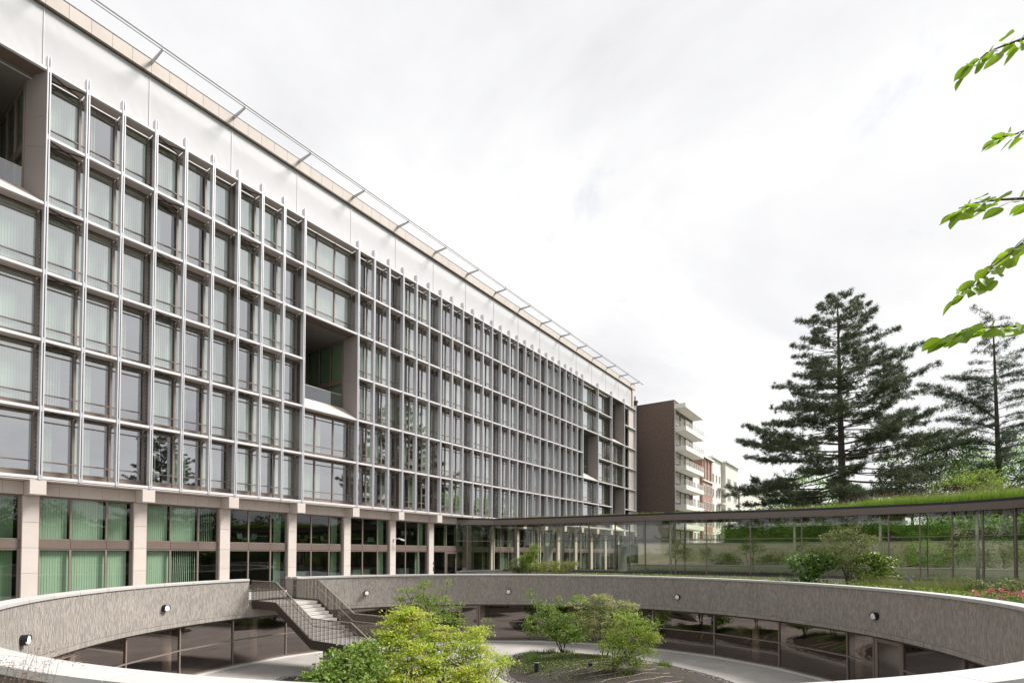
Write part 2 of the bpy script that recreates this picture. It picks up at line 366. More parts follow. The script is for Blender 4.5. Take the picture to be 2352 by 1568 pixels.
def put_window(k, i, w, p):
    o = obj('window', WM[w], M_taupe, B, (XK(k), G, ZI(i)))
    obj('pane', PMs[w], G_up, o, (XK(k), G, ZI(i)))
    r = rb.random()
    if r < p[0]: obj('blind', BLM[(w, 1.0, 0)], M_blind, o, (XK(k), G, ZI(i)))
    elif r < p[0]+p[1]: obj('blind', BLM[(w, rb.choice((.45, .72)), rb.choice((0, 1, 1)))], M_blind, o, (XK(k), G, ZI(i)))
    elif r < p[0]+p[1]+p[2]: obj('blind', BLM[(w, .45, 0)], M_curt, o, (XK(k), G, ZI(i)))
for k in REG:
    for i in range(6): put_window(k, i, 1, (.60, .24, .1) if i > 1 else ((.42, .2, .3) if i else (.15, .2, .5)))
for k in list(WIDE)+[45]:
    for i in range(6):
        if i in loggia_rows(k): continue
        put_window(k, i, 3, (.9, .05, .05) if i > 1 else (.2, .3, .4))
# loggias
def loggia(k, a, n, splay):
    x0, x1 = XK(k)+.09, XK(k+3)-.09; z0, z1 = ZI(a)+.07, ZI(a+n)-.07; yf, yi = FD+.06, FD+1.65
    xl, xr = x0+splay*.3, x1-splay; zi0, zi1 = z0+1.08, z1-.05
    ym = yi+5.0
    MB().add([(x0,yf,z0),(x1,yf,z0),(xr,yi,zi0),(xl,yi,zi0),(x0,yf,z0-.05),(x1,yf,z0-.05),(xr,yi,z0-.05),(xl,yi,z0-.05)],
             [(0,1,2,3),(4,7,6,5),(0,4,5,1),(1,5,6,2),(2,6,7,3),(3,7,4,0)]).build('loggia_sill', M_soffit, B)
    MB().add([(x0,yf,z1),(x1,yf,z1),(xr,yi,zi1),(xl,yi,zi1),(x0,yf,z1+.04),(x1,yf,z1+.04),(xr,yi,zi1+.05),(xl,yi,zi1+.05)],
             [(0,3,2,1),(4,5,6,7),(0,1,5,4),(1,2,6,5),(2,3,7,6),(3,0,4,7)]).build('loggia_soffit', M_spandrel, B)
    for sx, (xa, xb), t in ((0, (x0, xl), -.04), (1, (x1, xr), .04)):
        zs = [(z0, zi0), (z0+(z1-z0)*.42, zi0+(zi1-zi0)*.39), (z0+(z1-z0)*.66, zi0+(zi1-zi0)*.62), (z1, zi1)]
        for j in range(3):
            (za, zb), (zc, zd) = zs[j], zs[j+1]; g = .006
            MB().add([(xa,yf,za+g),(xb,yi,zb+g),(xb,yi,zd-g),(xa,yf,zc-g),(xa+t,yf,za+g),(xb+t,yi,zb+g),(xb+t,yi,zd-g),(xa+t,yf,zc-g)],
                     [(0,1,2,3),(7,6,5,4),(0,4,5,1),(1,5,6,2),(2,6,7,3),(3,7,4,0)]).build('reveal_panel', M_reveal, B)
    # deep balcony room behind: floor, ceiling, back, glazed side wall
    MB().box(xl, yi, zi0-.15, xr, ym, zi0-.02).build('loggia_floor', M_plaza, B)
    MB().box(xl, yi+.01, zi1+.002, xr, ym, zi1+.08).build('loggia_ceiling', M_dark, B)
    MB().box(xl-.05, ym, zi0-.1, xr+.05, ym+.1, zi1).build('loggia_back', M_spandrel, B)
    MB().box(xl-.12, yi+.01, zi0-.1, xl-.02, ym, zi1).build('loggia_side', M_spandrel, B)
    f = MB(); zm = zi0+(zi1-zi0)*.40
    f.box(xr-.06, yi+.02, zm-.22, xr+.04, ym, zm+.22); f.box(xr-.06, yi+.02, zi1-.25, xr+.04, ym, zi1); f.box(xr-.06, yi+.02, zi0-.05, xr+.04, ym, zi0+.12)
    ys = [yi+.12+j*(ym-yi-.2)/3 for j in range(4)]
    for y in ys: f.box(xr-.07, y-.07, zi0, xr+.05, y+.07, zi1)
    fr = f.build('side_window', M_taupe, B)
    for j in range(3):
        MB().quad((xr,ys[j],zi0),(xr,ys[j+1],zi0),(xr,ys[j+1],zi1),(xr,ys[j],zi1)).build('pane', G_base, fr)
        MB().box(xr+.10, ys[j]+.07, zi0, xr+.13, ys[j+1]-.07, zi1-.2).build('blind', M_curt, fr)
    gl = MB().quad((xl+.02,yi+.10,zi0+.02),(xr-.02,yi+.10,zi0+.02),(xr-.02,yi+.10,zi0+1.10),(xl+.02,yi+.10,zi0+1.10)).build('guard_glass', G_rail, B)
    MB().box(xl+.02, yi+.08, zi0+1.10, xr-.02, yi+.12, zi0+1.13).build('guard_cap', M_white, gl)
    MB().box(xl+.01, yi+.05, zi0-.02, xr-.01, yi+.15, zi0+.03).build('guard_base', M_taupe, B)
for k, d in WIDE.items():
    for a, n in d.items(): loggia(k, a, n, .45 if k < 0 else .12)
# taller closing panels of the last bay
MB().box(XK(45)+2.6, FD+.35, ZI(0), XK(48)-.1, FD+.55, ZI(6)).build('end_panel', M_soffit, B)
# membrane band, fascia, roof rail
def memb_mesh():
    b = MB(); nx, nz = 40, 26; w, h = 3*MOD-.05, 31.62-27.60
    vs = []
    for j in range(nz+1):
        for i in range(nx+1):
            u, v = i/nx, j/nz; x, z = u*w, v*h
            d = .025*math.sin(PI*u)*math.sin(PI*v)
            for (cu, cv) in ((0, 0), (1, 0), (0, 1), (1, 1)):                 # creases fanning from the tied corners
                du, dz = (u-cu)*w, (v-cv)*h; rr = math.hypot(du, dz); an = math.atan2(abs(dz), abs(du))
                amp = .013 if cv == 0 else .007
                d += amp*math.exp(-rr/1.05)*math.sin(an*(17 if cv == 0 else 11)+cu*1.7)*min(1, rr/.25)
            vs.append((x, -d*.8, z))
    fs = []
    for j in range(nz):
        for i in range(nx):
            a = j*(nx+1)+i; fs.append((a, a+1, a+nx+2, a+nx+1))
    return b.add(vs, fs).mesh('membrane_panel')
mmm = memb_mesh()
for j in range(-2, 16):
    obj('membrane_panel', mmm, M_memb, B, (XK(3*j)+.025, 36.66, 27.60), smooth=True)
sm_ = MB().box(-.02, -.03, 27.58, .02, .02, 31.62).mesh('membrane_batten')
for j in range(-2, 17): obj('membrane_batten', sm_, M_white, B, (XK(3*j), 36.66, 0))
MB().box(-4, 36.72, 27.4, 90.6, 36.80, 31.7).build('membrane_backing', M_pale, B)
fp = MB().cbox(.005, 0, 31.64, MOD*.6-.005, .20, 32.47, .006).mesh('fascia_panel')
for j in range(-10, 82): obj('fascia_panel', fp, M_stone, B, (XK(0)+.6*MOD*j, 36.44, 0))
MB().box(-6, 36.48, 31.57, 91.3, 36.70, 31.635).build('fascia_trim', M_bronze, B)
MB().box(-6, 36.42, 32.472, 91.4, 36.75, 32.51).build('roof_edge', M_bronze, B)
og = MB().add([(-.03,0,32.16),(.03,0,32.16),(.03,0,32.42),(-.03,0,32.42),(-.03,-1.55,32.24),(.03,-1.55,32.24),(.03,-1.55,32.36),(-.03,-1.55,32.36)],
              [(0,1,2,3),(7,6,5,4),(0,4,5,1),(1,5,6,2),(2,6,7,3),(3,7,4,0)]).mesh('outrigger')
for j in range(-2, 17): obj('outrigger', og, M_grey, B, (XK(3*j), 36.44, 0))
for yy, zz, rr in ((34.90, 32.42, .045), (35.10, 32.40, .03)):
    MB().tube([(-6, yy, zz), (91.6, yy, zz)], rr, 8).build('roof_rail', M_grey, B)
for j in range(-2, 17): MB().box(XK(3*j)-.03, 34.93, 32.44, XK(3*j)+.03, 35.0, 32.62).build('rail_stub', M_grey, B)

# ---- stone base
CC = lambda k: 8.84+MOD*k
cap_m = MB().cbox(-.33, 0, 5.42, .33, 1.00, 6.13, .008).mesh('capital')
def col_blocks(x, parent):
    c = MB().box(x-.30, 36.70, -.3, x+.30, 37.2, 5.44).build('column', M_stone, parent)
    for za, zb in ((-.3, .04), (.052, 1.372), (1.384, 2.684), (2.696, 4.024), (4.036, 5.415)):
        MB().cbox(x-.335, 36.60, za, x+.335, 37.0, zb, .006).build('stone_block', M_stone, c)
for k in range(-6, 49, 3):
    if k == 21: continue
    obj('capital', cap_m, M_stone, B, (CC(k), FD, 0)); col_blocks(CC(k), B)
FRW = [.81, .86, 1.06, .84, .81]
for k in range(-6, 48, 3):
    x = CC(k)+.33
    for w in FRW:
        if k == 18 and x > 42.6: break
        MB().cbox(x+.004, 36.52, 5.46, x+w-.004, 36.9, 6.14, .006).build('frieze_panel', M_stone, B); x += w
    if k != 18: MB().box(CC(k)-.3, 36.92, 5.30, CC(k)+.3, 37.1, 5.50).build('lintel', M_taupe, B)
MB().box(-6, 35.56, 6.145, 90.2, 36.8, 6.19).build('overhang_soffit', M_soffit, B)
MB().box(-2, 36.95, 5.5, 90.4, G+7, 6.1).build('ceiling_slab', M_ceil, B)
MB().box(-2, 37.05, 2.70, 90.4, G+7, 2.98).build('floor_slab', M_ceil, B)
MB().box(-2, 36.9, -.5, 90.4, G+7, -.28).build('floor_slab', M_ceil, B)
YB = 36.85
def frame3(x0, x1, z0, z1, xs):
    f = MB(); f.box(x0, YB-.05, z0, x0+.10, YB+.08, z1); f.box(x1-.13, YB-.05, z0, x1, YB+.08, z1)
    f.box(x0+.1, YB-.04, z1-.07, x1-.13, YB+.07, z1); f.box(x0+.1, YB-.04, z0, x1-.13, YB+.07, z0+.06)
    for x in xs: f.box(x-.045, YB-.06, z0+.06, x+.045, YB+.08, z1-.07)
    return f
def vblind(x0, x1, z0, z1, y, mode, parent, mat):
    b = MB(); x = x0; pitch_ = .115
    while x < x1-.05:
        a = .02 if mode == 0 else .075; xs = pitch_ if mode == 0 else .07
        b.add([(x,y,z0),(x+xs,y+a,z0),(x+xs,y+a,z1),(x,y,z1)], [(0,1,2,3)]); x += pitch_
    b.build('blind', mat, parent)
def base_window(k, z0, z1, modes):
    x0, x1 = CC(k)+.33, CC(k+3)-.33; xs = [XK(k+1)-.02, XK(k+2)-.04]
    f = frame3(x0, x1, z0, z1, xs).build('base_window', M_taupe, B); e = [x0+.10]+xs+[x1-.13]
    for j in range(3):
        MB().quad((e[j],YB,z0),(e[j+1],YB,z0),(e[j+1],YB,z1),(e[j],YB,z1)).build('pane', G_base, f)
        md = modes[j]
        if md == 'F': vblind(e[j]+.05, e[j+1]-.05, z0+.05, z1-.08, YB+.20, 0, f, M_blind)
        if md == 'G': vblind(e[j]+.05, e[j+1]-.36, z0+.05, z1-.08, YB+.20, 0, f, M_blind); vblind(e[j+1]-.33, e[j+1]-.05, z0+.05, z1-.08, YB+.20, 0, f, M_blind)
        if md == 'S': vblind(e[j]+.05, e[j+1]-.05, z0+.05, z1-.08, YB+.20, 1, f, M_blind)
        if md == 'C': vblind(e[j]+.45*(e[j+1]-e[j]), e[j+1]-.12, z0+.05, z1-.08, YB+.45, 0, f, M_curt)
        if md == 'L': vblind(e[j]+.08, e[j]+.6*(e[j+1]-e[j]), z0+.05, z1-.08, YB+.45, 0, f, M_curt)
PAT = {-6: ('---', '---'), -3: ('--C', '--C'), 0: ('GGG', 'FFF'), 3: ('GGS', 'FS-'), 6: ('--C', '--C'), 9: ('--C', '--C'), 12: ('--C', '--C'), 15: ('-SC', '--L'),
       21: ('LCL', 'L-C'), 24: ('CLF', '-CL')}
for k in range(-6, 48, 3):
    if k == 18: continue
    u, l = PAT.get(k, None) or ''.join(rb.choice('-CLFS-') for _ in range(3)), ''.join(rb.choice('-CLF-') for _ in range(3))
    if k in PAT: u, l = PAT[k]
    base_window(k, 3.13, 5.44, u); base_window(k, -.2, 2.65, l)
    x0, x1 = CC(k)+.33, CC(k+3)-.33; e = [x0, XK(k+1)-.02, XK(k+2)-.04, x1]
    for j in range(3): MB().cbox(e[j]+.006, YB-.07, 2.66, e[j+1]-.006, YB+.1, 3.12, .006).build('spandrel', M_spandrel, B)
    MB().box(x0, YB+.10, 2.64, x1, YB+.2, 3.14).build('spandrel_backing', M_taupe, B)
# entrance bay beside the glass gallery
f = frame3(39.4, 44.3, 3.13, 5.44, [41.45, 43.1]).build('base_window', M_taupe, B)
for a, b_ in ((39.5, 41.4), (41.5, 43.05), (43.15, 44.2)): MB().quad((a,YB,3.15),(b_,YB,3.15),(b_,YB,5.4),(a,YB,5.4)).build('pane', G_base, f)
vblind(41.6, 42.1, 3.2, 5.3, YB+.4, 0, f, M_curt); vblind(43.2, 44.1, 3.2, 5.3, YB+.4, 0, f, M_curt)
for a, b_ in ((39.4, 41.4), (41.4, 43.1), (43.1, 44.3)): MB().cbox(a+.006, YB-.07, 2.66, b_-.006, YB+.1, 3.12, .006).build('spandrel', M_spandrel, B)
f = frame3(39.4, 41.42, -.2, 2.65, []).build('base_window', M_taupe, B); MB().quad((39.5,YB,-.1),(41.3,YB,-.1),(41.3,YB,2.6),(39.5,YB,2.6)).build('pane', G_base, f)
f = frame3(43.12, 44.3, -.2, 2.65, []).build('base_window', M_taupe, B); MB().quad((43.2,YB,-.1),(44.2,YB,-.1),(44.2,YB,2.6),(43.2,YB,2.6)).build('pane', G_base, f)
f = MB(); f.box(41.43, YB-.09, -.28, 41.60, YB+.09, 2.55); f.box(42.92, YB-.09, -.28, 43.10, YB+.09, 2.55); f.box(41.6, YB-.09, 2.40, 42.92, YB+.09, 2.55); f.box(41.6, YB-.09, -.28, 42.92, YB+.09, -.05)
f.box(41.43, YB-.05, 2.55, 43.1, YB+.05, 2.65)
d = f.build('door', M_spandrel, B); MB().quad((41.6,YB,-.05),(42.92,YB,-.05),(42.92,YB,2.4),(41.6,YB,2.4)).build('pane', G_base, d)
MB().tube([(42.84, YB-.16, .4), (42.84, YB-.16, 1.9)], .02, 8).box(42.83, YB-.16, .5, 42.85, YB-.09, .54).box(42.83, YB-.16, 1.76, 42.85, YB-.09, 1.8).build('handle', M_white, d)
MB().box(44.3, 36.3, -.3, 44.95, 37.0, 5.44).build('corner_post', M_taupe, B)
MB().box(42.76, 36.9, 5.44, 45.4, 37.6, 6.14).build('recess_lintel', M_dark, B)
# chairs and tables in the lounge behind the base windows
def chair(loc, rz, label, mat, first=[None]):
    t = thing('shell_chair', label, 'chair', loc, 'shell chairs in the lounge window'); t.rotation_euler = (0, 0, rz)
    s = MB(); nu, nv = 8, 9; vs = []
    for v in range(nv):
        t_ = v/(nv-1)
        for u in range(nu):
            a = (u/(nu-1)-.5)*2; wd = .27-.05*abs(t_-.45)
            if t_ < .5: y = -.22+.44*t_/.5; z = .45-.03*math.sin(PI*t_/.5)
            else: y = .22+.10*(t_-.5)/.5; z = .45+.40*(t_-.5)/.5
            vs.append((a*wd, y-.04*a*a*(t_-.5 > 0), z+.10*a*a*(1-t_*.4)))
    fs = [(j*nu+i, j*nu+i+1, (j+1)*nu+i+1, (j+1)*nu+i) for j in range(nv-1) for i in range(nu-1)]
    s.add(vs, fs); sh = s.build('seat_shell', mat, None, smooth=True); sh.parent = t
    so_ = sh.modifiers.new('thickness', 'SOLIDIFY'); so_.thickness = .012
    for sx in (-1, 1):
        for sy in (-1, 1):
            lg = MB().tube([(sx*.13, sy*.12, .44), (sx*.24, sy*.24, 0)], [.02, .012], 6).build('leg', M_oak, None); lg.parent = t
    return t
for (x, y, rz, lb, mt) in ((20.75, 37.75, .4, 'white shell chair leftmost in the dark lounge window, its back to the glass', M_shell),
        (21.6, 38.1, -1.4, 'white shell chair facing the white table from its left in the lounge window', M_shell),
        (23.45, 37.85, 1.5, 'white shell chair seen side on right of the white table in the lounge window', M_shell),
        (25.7, 37.85, -1.7, 'ochre shell chair side on in the second dark lounge window', M_oak),
        (27.75, 37.9, .5, 'white shell chair in the second dark lounge window, right of the ochre one', M_shell),
        (32.2, 37.9, -1.5, 'white bar chair side on in the third dark lounge window', M_shell),
        (32.95, 37.85, .2, 'white shell chair in the third dark lounge window, back to the glass', M_shell)):
    chair((x, y, 2.98), rz, lb, mt)
for x, lb in ((22.5, 'round white table between the shell chairs of the first lounge window'), (26.7, 'round white table between the ochre and white chairs'), (31.3, 'round white table in the third lounge window')):
    t = thing('round_table', lb, 'table', (x, 38.3, 2.98)); MB().cyl(x, 38.3, 3.69, 3.72, .45, 20).build('tabletop', M_shell, t); MB().tube([(x,38.3,2.98),(x,38.3,3.69)], .03, 8).build('leg', M_dark, t); MB().cyl(x,38.3,2.98,3.0,.25,16).build('foot', M_dark, t)
# camera and boxes on the stone columns
t = thing('security_camera', 'white security camera on an arm fixed to a pale stone column', 'camera', (34.3, 36.6, 3.68))
MB().box(34.05, 36.52, 3.55, 34.2, 36.6, 3.8).build('wall_plate', M_white, t); MB().tube([(34.12,36.55,3.7),(34.3,36.2,3.78),(34.62,36.1,3.74)], .035, 8).build('arm', M_white, t); MB().obox((34.45,36.1,3.72),(34.85,36.0,3.62),.13,.13).build('camera_body', M_white, t)
for z, h, lb in ((1.49, .1, 'small dark square call button on the stone column by the door'), (.93, .2, 'dark narrow card reader on the stone column below the call button')):
    tag(MB().cbox(39.34, 36.55, z-h, 39.52, 36.6, z+h, .01).build('wall_box', M_dark), lb, 'box')

# ================================================================== CIRCULAR COURTYARD BUILDING
ZC0, ZC1, ZB, ZF = 1.0, .888, -1.13, -3.72
A0, A1 = 95.9, 445.6                                   # wall runs all the way round except the stair opening
RW = thing('courtyard_rotunda', 'sunken round courtyard wall of upright grey bricks with white coping over dark glazing', 'building', (RCX, RCY, ZF))
mb = MB(); annulus(mb, A0, A1, .065, .52, ZB+.01); wallstrip(mb, A0, A1, .075, ZB, ZC1); wallstrip(mb, A0, A1, .52, -.6, ZC1)
for a in (A0, A1): mb.quad(rp(a,.07,ZB), rp(a,.52,ZB), rp(a,.52,ZC1), rp(a,.07,ZC1))
mb.build('wall_core', M_mortar, RW)
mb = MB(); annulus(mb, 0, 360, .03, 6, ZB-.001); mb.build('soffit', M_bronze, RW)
# upright bricks, too narrow to pick apart singly in the photograph: real pieces in one part
v = []; f = []
def brick(a_deg, w_deg, z0, z1, pr):
    n = len(v); g = .08*w_deg
    for (dr, gg, zz) in ((.085, 0, .0), (.05-pr, 0, .004)):
        for (aa, z) in ((a_deg+g, z0+.004), (a_deg+w_deg-g, z0+.004), (a_deg+w_deg-g, z1-.004), (a_deg+g, z1-.004)): v.append(rp(aa, dr, z))
    f.extend([(n+4,n+7,n+6,n+5), (n,n+4,n+5,n+1), (n+1,n+5,n+6,n+2), (n+2,n+6,n+7,n+3), (n+3,n+7,n+4,n)])
wd = .235; a = A0
BR = random.Random(3)
while a < A1-wd:
    brick(a, wd, ZB, ZB+.20, BR.uniform(0, .004)); z = ZB+.205
    h0 = (.05, .145, .095, .19)[int(round((a-A0)/wd)) % 4]+BR.choice((0, 0, 0, -.03))
    z1 = z+h0
    while z < ZC1-.012:
        z1 = min(z1, ZC1-.002); brick(a, wd, z, z1, BR.uniform(-.002, .006)); z = z1; z1 = z+.195
    a += wd
tag(MB().add(v, f).build('brick_facing', M_brick, RW), kind='stuff')
# thick end of the wall at the right of the stair opening
e0 = rp(A1-360+.05, .05); e1 = rp(A1-360, 1.2); e2 = rp(A1-360-2.2, 1.2); e3 = rp(A1-360-2.2, .5)
mb = MB(); mb.prism([e0, e3, e2, e1], -.6, ZC1); mb.build('wall_end', M_brick, RW)
mb = MB(); mb.prism([rp(A1-360+.3,.54), rp(A1-360-2.4,.54), rp(A1-360-2.4,1.25), rp(A1-360+.3,1.25)], ZC1, ZC0); mb.build('coping_stone', M_cap, RW)
# coping stones
ncs = 58; st = (A1-A0)/ncs
for i in range(ncs):
    a0 = A0+i*st; mb = MB(); n = 4; g = .03
    vs = []
    for j in range(n+1):
        aa = a0+g+(st-2*g)*j/n
        vs += [rp(aa, .0, ZC1), rp(aa, .0, ZC0-.01), rp(aa, .012, ZC0), rp(aa, .57, ZC0), rp(aa, .57, ZC1)]
    fs = []
    for j in range(n):
        p = 5*j
        for q in range(5): fs.append((p+q, p+(q+1)%5, p+5+(q+1)%5, p+5+q))
    fs += [(0,1,2,3,4)[::-1], tuple(5*n+q for q in range(5))]
    mb.add(vs, fs).build('coping_stone', M_cap, RW)
# glazing below
RG = .28
MUL = [87.4, 98.7, 109.7, 120.8, 131.8, 136.4, 147.5, 158.6, 170, 184, 198, 212, 226, 240, 254, 268, 280, 293.7, 305.6, 311.3, 316.6, 330.7, 344.9, 359.1, 373.3, 387.7, 402.2, 407.2, 424.8, 436.1, 447.4]
DOORS = ((305.6, 311.3), (402.2, 407.2), (131.8, 136.4))
mm = MB().box(-.035, -.06, ZF, .035, .08, ZB-.002).mesh('mullion')
def bar(a0, a1, dr, z0, z1, w, name, mat, parent, n=3):
    mb = MB(); vs = []
    for j in range(n+1):
        aa = a0+(a1-a0)*j/n; vs += [rp(aa,dr,z0), rp(aa,dr+w,z0), rp(aa,dr+w,z1), rp(aa,dr,z1)]
    fs = []
    for j in range(n):
        p = 4*j; fs += [(p,p+4,p+5,p+1),(p+1,p+5,p+6,p+2),(p+2,p+6,p+7,p+3),(p+3,p+7,p+4,p)]
    fs += [(0,1,2,3), (4*n+3,4*n+2,4*n+1,4*n)]
    return mb.add(vs, fs).build(name, mat, parent)
for i, a in enumerate(MUL[:-1]):
    x, y = rp(a, RG); o = obj('mullion', mm, M_taupe, RW, (x, y, 0)); o.rotation_euler = (0, 0, R_(a-90))
    b = MUL[i+1]; door = any(abs(a-d0) < .01 for d0, d1 in DOORS)
    if door:
        p0, p1 = Vector(rp(a, RG-.02)), Vector(rp(b, RG-.02)); d_ = (p1-p0).normalized(); nrm = Vector((d_.y, -d_.x))
        def P(t, z, off=0): q = p0+d_*t+nrm*off; return (q.x, q.y, z)
        Ld = (p1-p0).length; fr = MB()
        for (ta, tb, za, zb) in ((.05, .20, ZF, ZB-.05), (Ld-.20, Ld-.05, ZF, ZB-.05)):
            fr.obox(P((ta+tb)/2, za), P((ta+tb)/2, zb), .15, .11)
        fr.obox(P(.05, ZB-.15), P(Ld-.05, ZB-.15), .11, .16); fr.obox(P(.05, ZF+.08), P(Ld-.05, ZF+.08), .11, .14)
        dr = fr.build('door', M_taupe, RW)
        MB().quad(P(.2,ZF+.1), P(Ld-.2,ZF+.1), P(Ld-.2,ZB-.2), P(.2,ZB-.2)).build('pane', G_court, dr)
        MB().obox(P(.12,ZF+1.05,.09), P(.34,ZF+1.05,.09), .03, .03).obox(P(.12,ZF+1.05,0), P(.12,ZF+1.05,.1), .05, .16).build('handle', M_dark, dr)
        continue
    MB().quad(rp(a,RG,ZF+.08), rp(b,RG,ZF+.08), rp(b,RG,ZB), rp(a,RG,ZB)).build('pane', G_court, RW)
    x0, y0 = rp(a, RG); x1, y1 = rp(b, RG)
    MB().obox((x0,y0,-2.33), (x1,y1,-2.33), .11, .06).build('transom', M_taupe, RW)
    MB().obox((x0,y0,ZF+.05), (x1,y1,ZF+.05), .12, .10).build('sill', M_taupe, RW)
    MB().obox((x0,y0,ZB-.05), (x1,y1,ZB-.05), .12, .09).build('head', M_bronze, RW)
for i in range(30): bar(A0-10+12*i, A0+2-.03+12*i, -.2, ZF-.02, ZF+.035, .46, 'kerb_stone', M_concl, RW, 5)
for a in (108.9, 92.1, 41.3, -.6, -42.3, 20, 62, 126, 145, -22, -62, 165, 185, 205): 
    x, y = rp(a, 1.3); MB().cyl(x, y, ZF, ZB, .20, 20).build('column', M_pale, RW, smooth=True)
mb = MB(); annulus(mb, 0, 360, .27, 6, ZF+.004, step=5); mb.build('floor', M_ceil, RW)
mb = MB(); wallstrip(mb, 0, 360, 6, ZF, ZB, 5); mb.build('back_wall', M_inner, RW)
# lamps on the brick band
LAMPL = ['leftmost round bulkhead lamp on the brick ring, just above the near white coping', 'round bulkhead lamp on the brick ring between the leftmost lamp and the stair',
         'round bulkhead lamp on the brick ring just right of the stair', 'round bulkhead lamp on the brick ring above the small trees, left of middle',
         'round bulkhead lamp on the shaded brick ring, second from the right', 'rightmost round bulkhead lamp, on the shaded brick ring above a glass door']
for (x, y, z), lb in zip([(4.94,21.87,-.21),(11.7,27.48,-.13),(23.74,27.88,-.16),(31.4,21.99,-.22),(34.18,10.75,-.25),(28.52,.39,-.22)], LAMPL):
    ph = math.atan2(y-RCY, x-RCX); px, py = rp(math.degrees(ph), .05); t = thing('wall_lamp', lb, 'lamp', (px, py, z), 'bulkhead lamps round the courtyard')
    d = Vector((-math.cos(ph), -math.sin(ph), 0))
    b = MB(); b.tube([Vector((px,py,z))+d*s for s in (-.01, .16)], .165, 24)
    b.build('lamp_body', M_dark, t, smooth=False)
    l = MB(); l.tube([Vector((px,py,z))+d*s for s in (.10, .17, .195, .205)], [.148, .148, .13, .05], 24); l.build('lamp_lens', M_lens, t, smooth=False)
    h = MB(); sd = d.cross(Vector((0,0,1)));  vs = []
    for j in range(13):
        an = PI*(-.06+1.12*j/12); rv = sd*math.cos(an)+Vector((0,0,1))*math.sin(an)
        for s, r in ((.08,.168),(.21,.168),(.21,.153),(.08,.153)): vs.append(Vector((px,py,z))+d*s+rv*r)
    fs = []
    for j in range(12):
        p = 4*j
        for q in range(4): fs.append((p+q, p+(q+1)%4, p+4+(q+1)%4, p+4+q))
    h.add(vs, fs).build('lamp_hood', M_dark, t)
# courtyard floor
mb = MB(); n = 72
vs = [(RCX, RCY, ZF)]+[rp(360*i/n, .3, ZF) for i in range(n)]
mb.add(vs, [(0, 1+i, 1+(i+1) % n) for i in range(n)]); struct(mb, 'courtyard_paving', M_conc)

# ================================================================== STAIR
ST = thing('courtyard_stair', 'bronze and pale concrete stair with baluster railings descending into the round courtyard', 'staircase', (18.0, 24.0, ZF))
XL, XR = 16.72, 19.40; ZT, ZM = -.30, -2.02; Y0, Y1, Y2, Y3 = 30.6, 27.0, 23.85, 20.75
MB().box(XL+.06, Y1, ZT-.14, XR-.06, Y0, ZT).build('landing', M_stair, ST)
nr = 10
for i in range(nr-1):
    za = ZT-(i+1)*(ZT-ZM)/nr; ya = Y1-i*(Y1-Y2)/(nr-1); yb = Y1-(i+1)*(Y1-Y2)/(nr-1)
    MB().box(XL+.06, yb, za-.15, XR-.06, ya+.02, za).build('step', M_stair, ST)
MB().box(XL+.06, Y3, ZM-.16, XR-.06, Y2+.02, ZM).build('landing', M_stair, ST)
nr2 = 10; Y4 = Y3-3.15
for i in range(nr2-1):
    za = ZM-(i+1)*(ZM-ZF)/nr2; ya = Y3-i*(Y3-Y4)/(nr2-1); yb = Y3-(i+1)*(Y3-Y4)/(nr2-1)
    MB().box(XL+.06, yb, za-.15, XR-.06, ya+.02, za).build('step', M_stair, ST)
def zt(y):                                                     # walking line
    if y >= Y1: return ZT
    if y >= Y2: return ZT+(ZM-ZT)*(Y1-y)/(Y1-Y2)
    if y >= Y3: return ZM
    return max(ZF, ZM+(ZF-ZM)*(Y3-y)/(Y3-Y4))
RAILH = 1.19
for sx, x in ((-1, XL), (1, XR)):
    yy = [Y0 if sx < 0 else 29.6, Y1, Y2, Y3, Y4]
    yy[0] = 29.35 if sx < 0 else 29.6
    mb = MB()
    for a, b in zip(yy[:-1], yy[1:]): 
        za, zb = zt(a), zt(b); h0, h1 = .10, -.36
        mb.add([(x-.02,a,za+h1),(x+.02,a,za+h1),(x+.02,a,za+h0),(x-.02,a,za+h0),(x-.02,b,zb+h1),(x+.02,b,zb+h1),(x+.02,b,zb+h0),(x-.02,b,zb+h0)],
               [(0,1,2,3),(7,6,5,4),(0,4,5,1),(1,5,6,2),(2,6,7,3),(3,7,4,0)])
    mb.build('stringer', M_bronze, ST)
    mb = MB(); mb.tube([(x, y, zt(y)+RAILH) for y in yy], .028, 8); mb.build('rail', M_rail_sunlit, ST)
    xi = x-sx*.10; mb = MB(); mb.tube([(xi, y, zt(y)+.80) for y in yy], .02, 8)
    for y in (28.8, 27.4, 26.0, 24.8, 23.0, 21.5, 20.0, 18.6): mb.tube([(x, y, zt(y)+.76), (xi, y, zt(y)+.78)], .012, 5)
    mb.build('handrail', M_rail_sunlit, ST)
    y = yy[0]-.03; j = 0
    bms = {}
    while y > Y4+.1:
        wdt = (.032, .034, .050, .032)[j % 4]
        if wdt not in bms: bms[wdt] = MB().box(-.006, -wdt/2, -.35, .006, wdt/2, RAILH).mesh('baluster')
        obj('baluster', bms[wdt], M_bronze, ST, (x+sx*.032, y, zt(y))); y -= (.074, .082, .078, .086)[j % 4]; j += 1
MB().add([(XL+.05,Y1,ZT-.14),(XR-.05,Y1,ZT-.14),(XR-.05,Y2,ZM-.16),(XL+.05,Y2,ZM-.16),(XL+.05,Y1,ZT-.32),(XR-.05,Y1,ZT-.32),(XR-.05,Y2,ZM-.34),(XL+.05,Y2,ZM-.34)],
         [(0,1,2,3),(7,6,5,4),(0,4,5,1),(1,5,6,2),(2,6,7,3),(3,7,4,0)]).build('flight_soffit', M_bronze, ST)
MB().box(XL+.05, Y3, ZM-.36, XR-.05, Y2, ZM-.165).build('landing_soffit', M_bronze, ST)
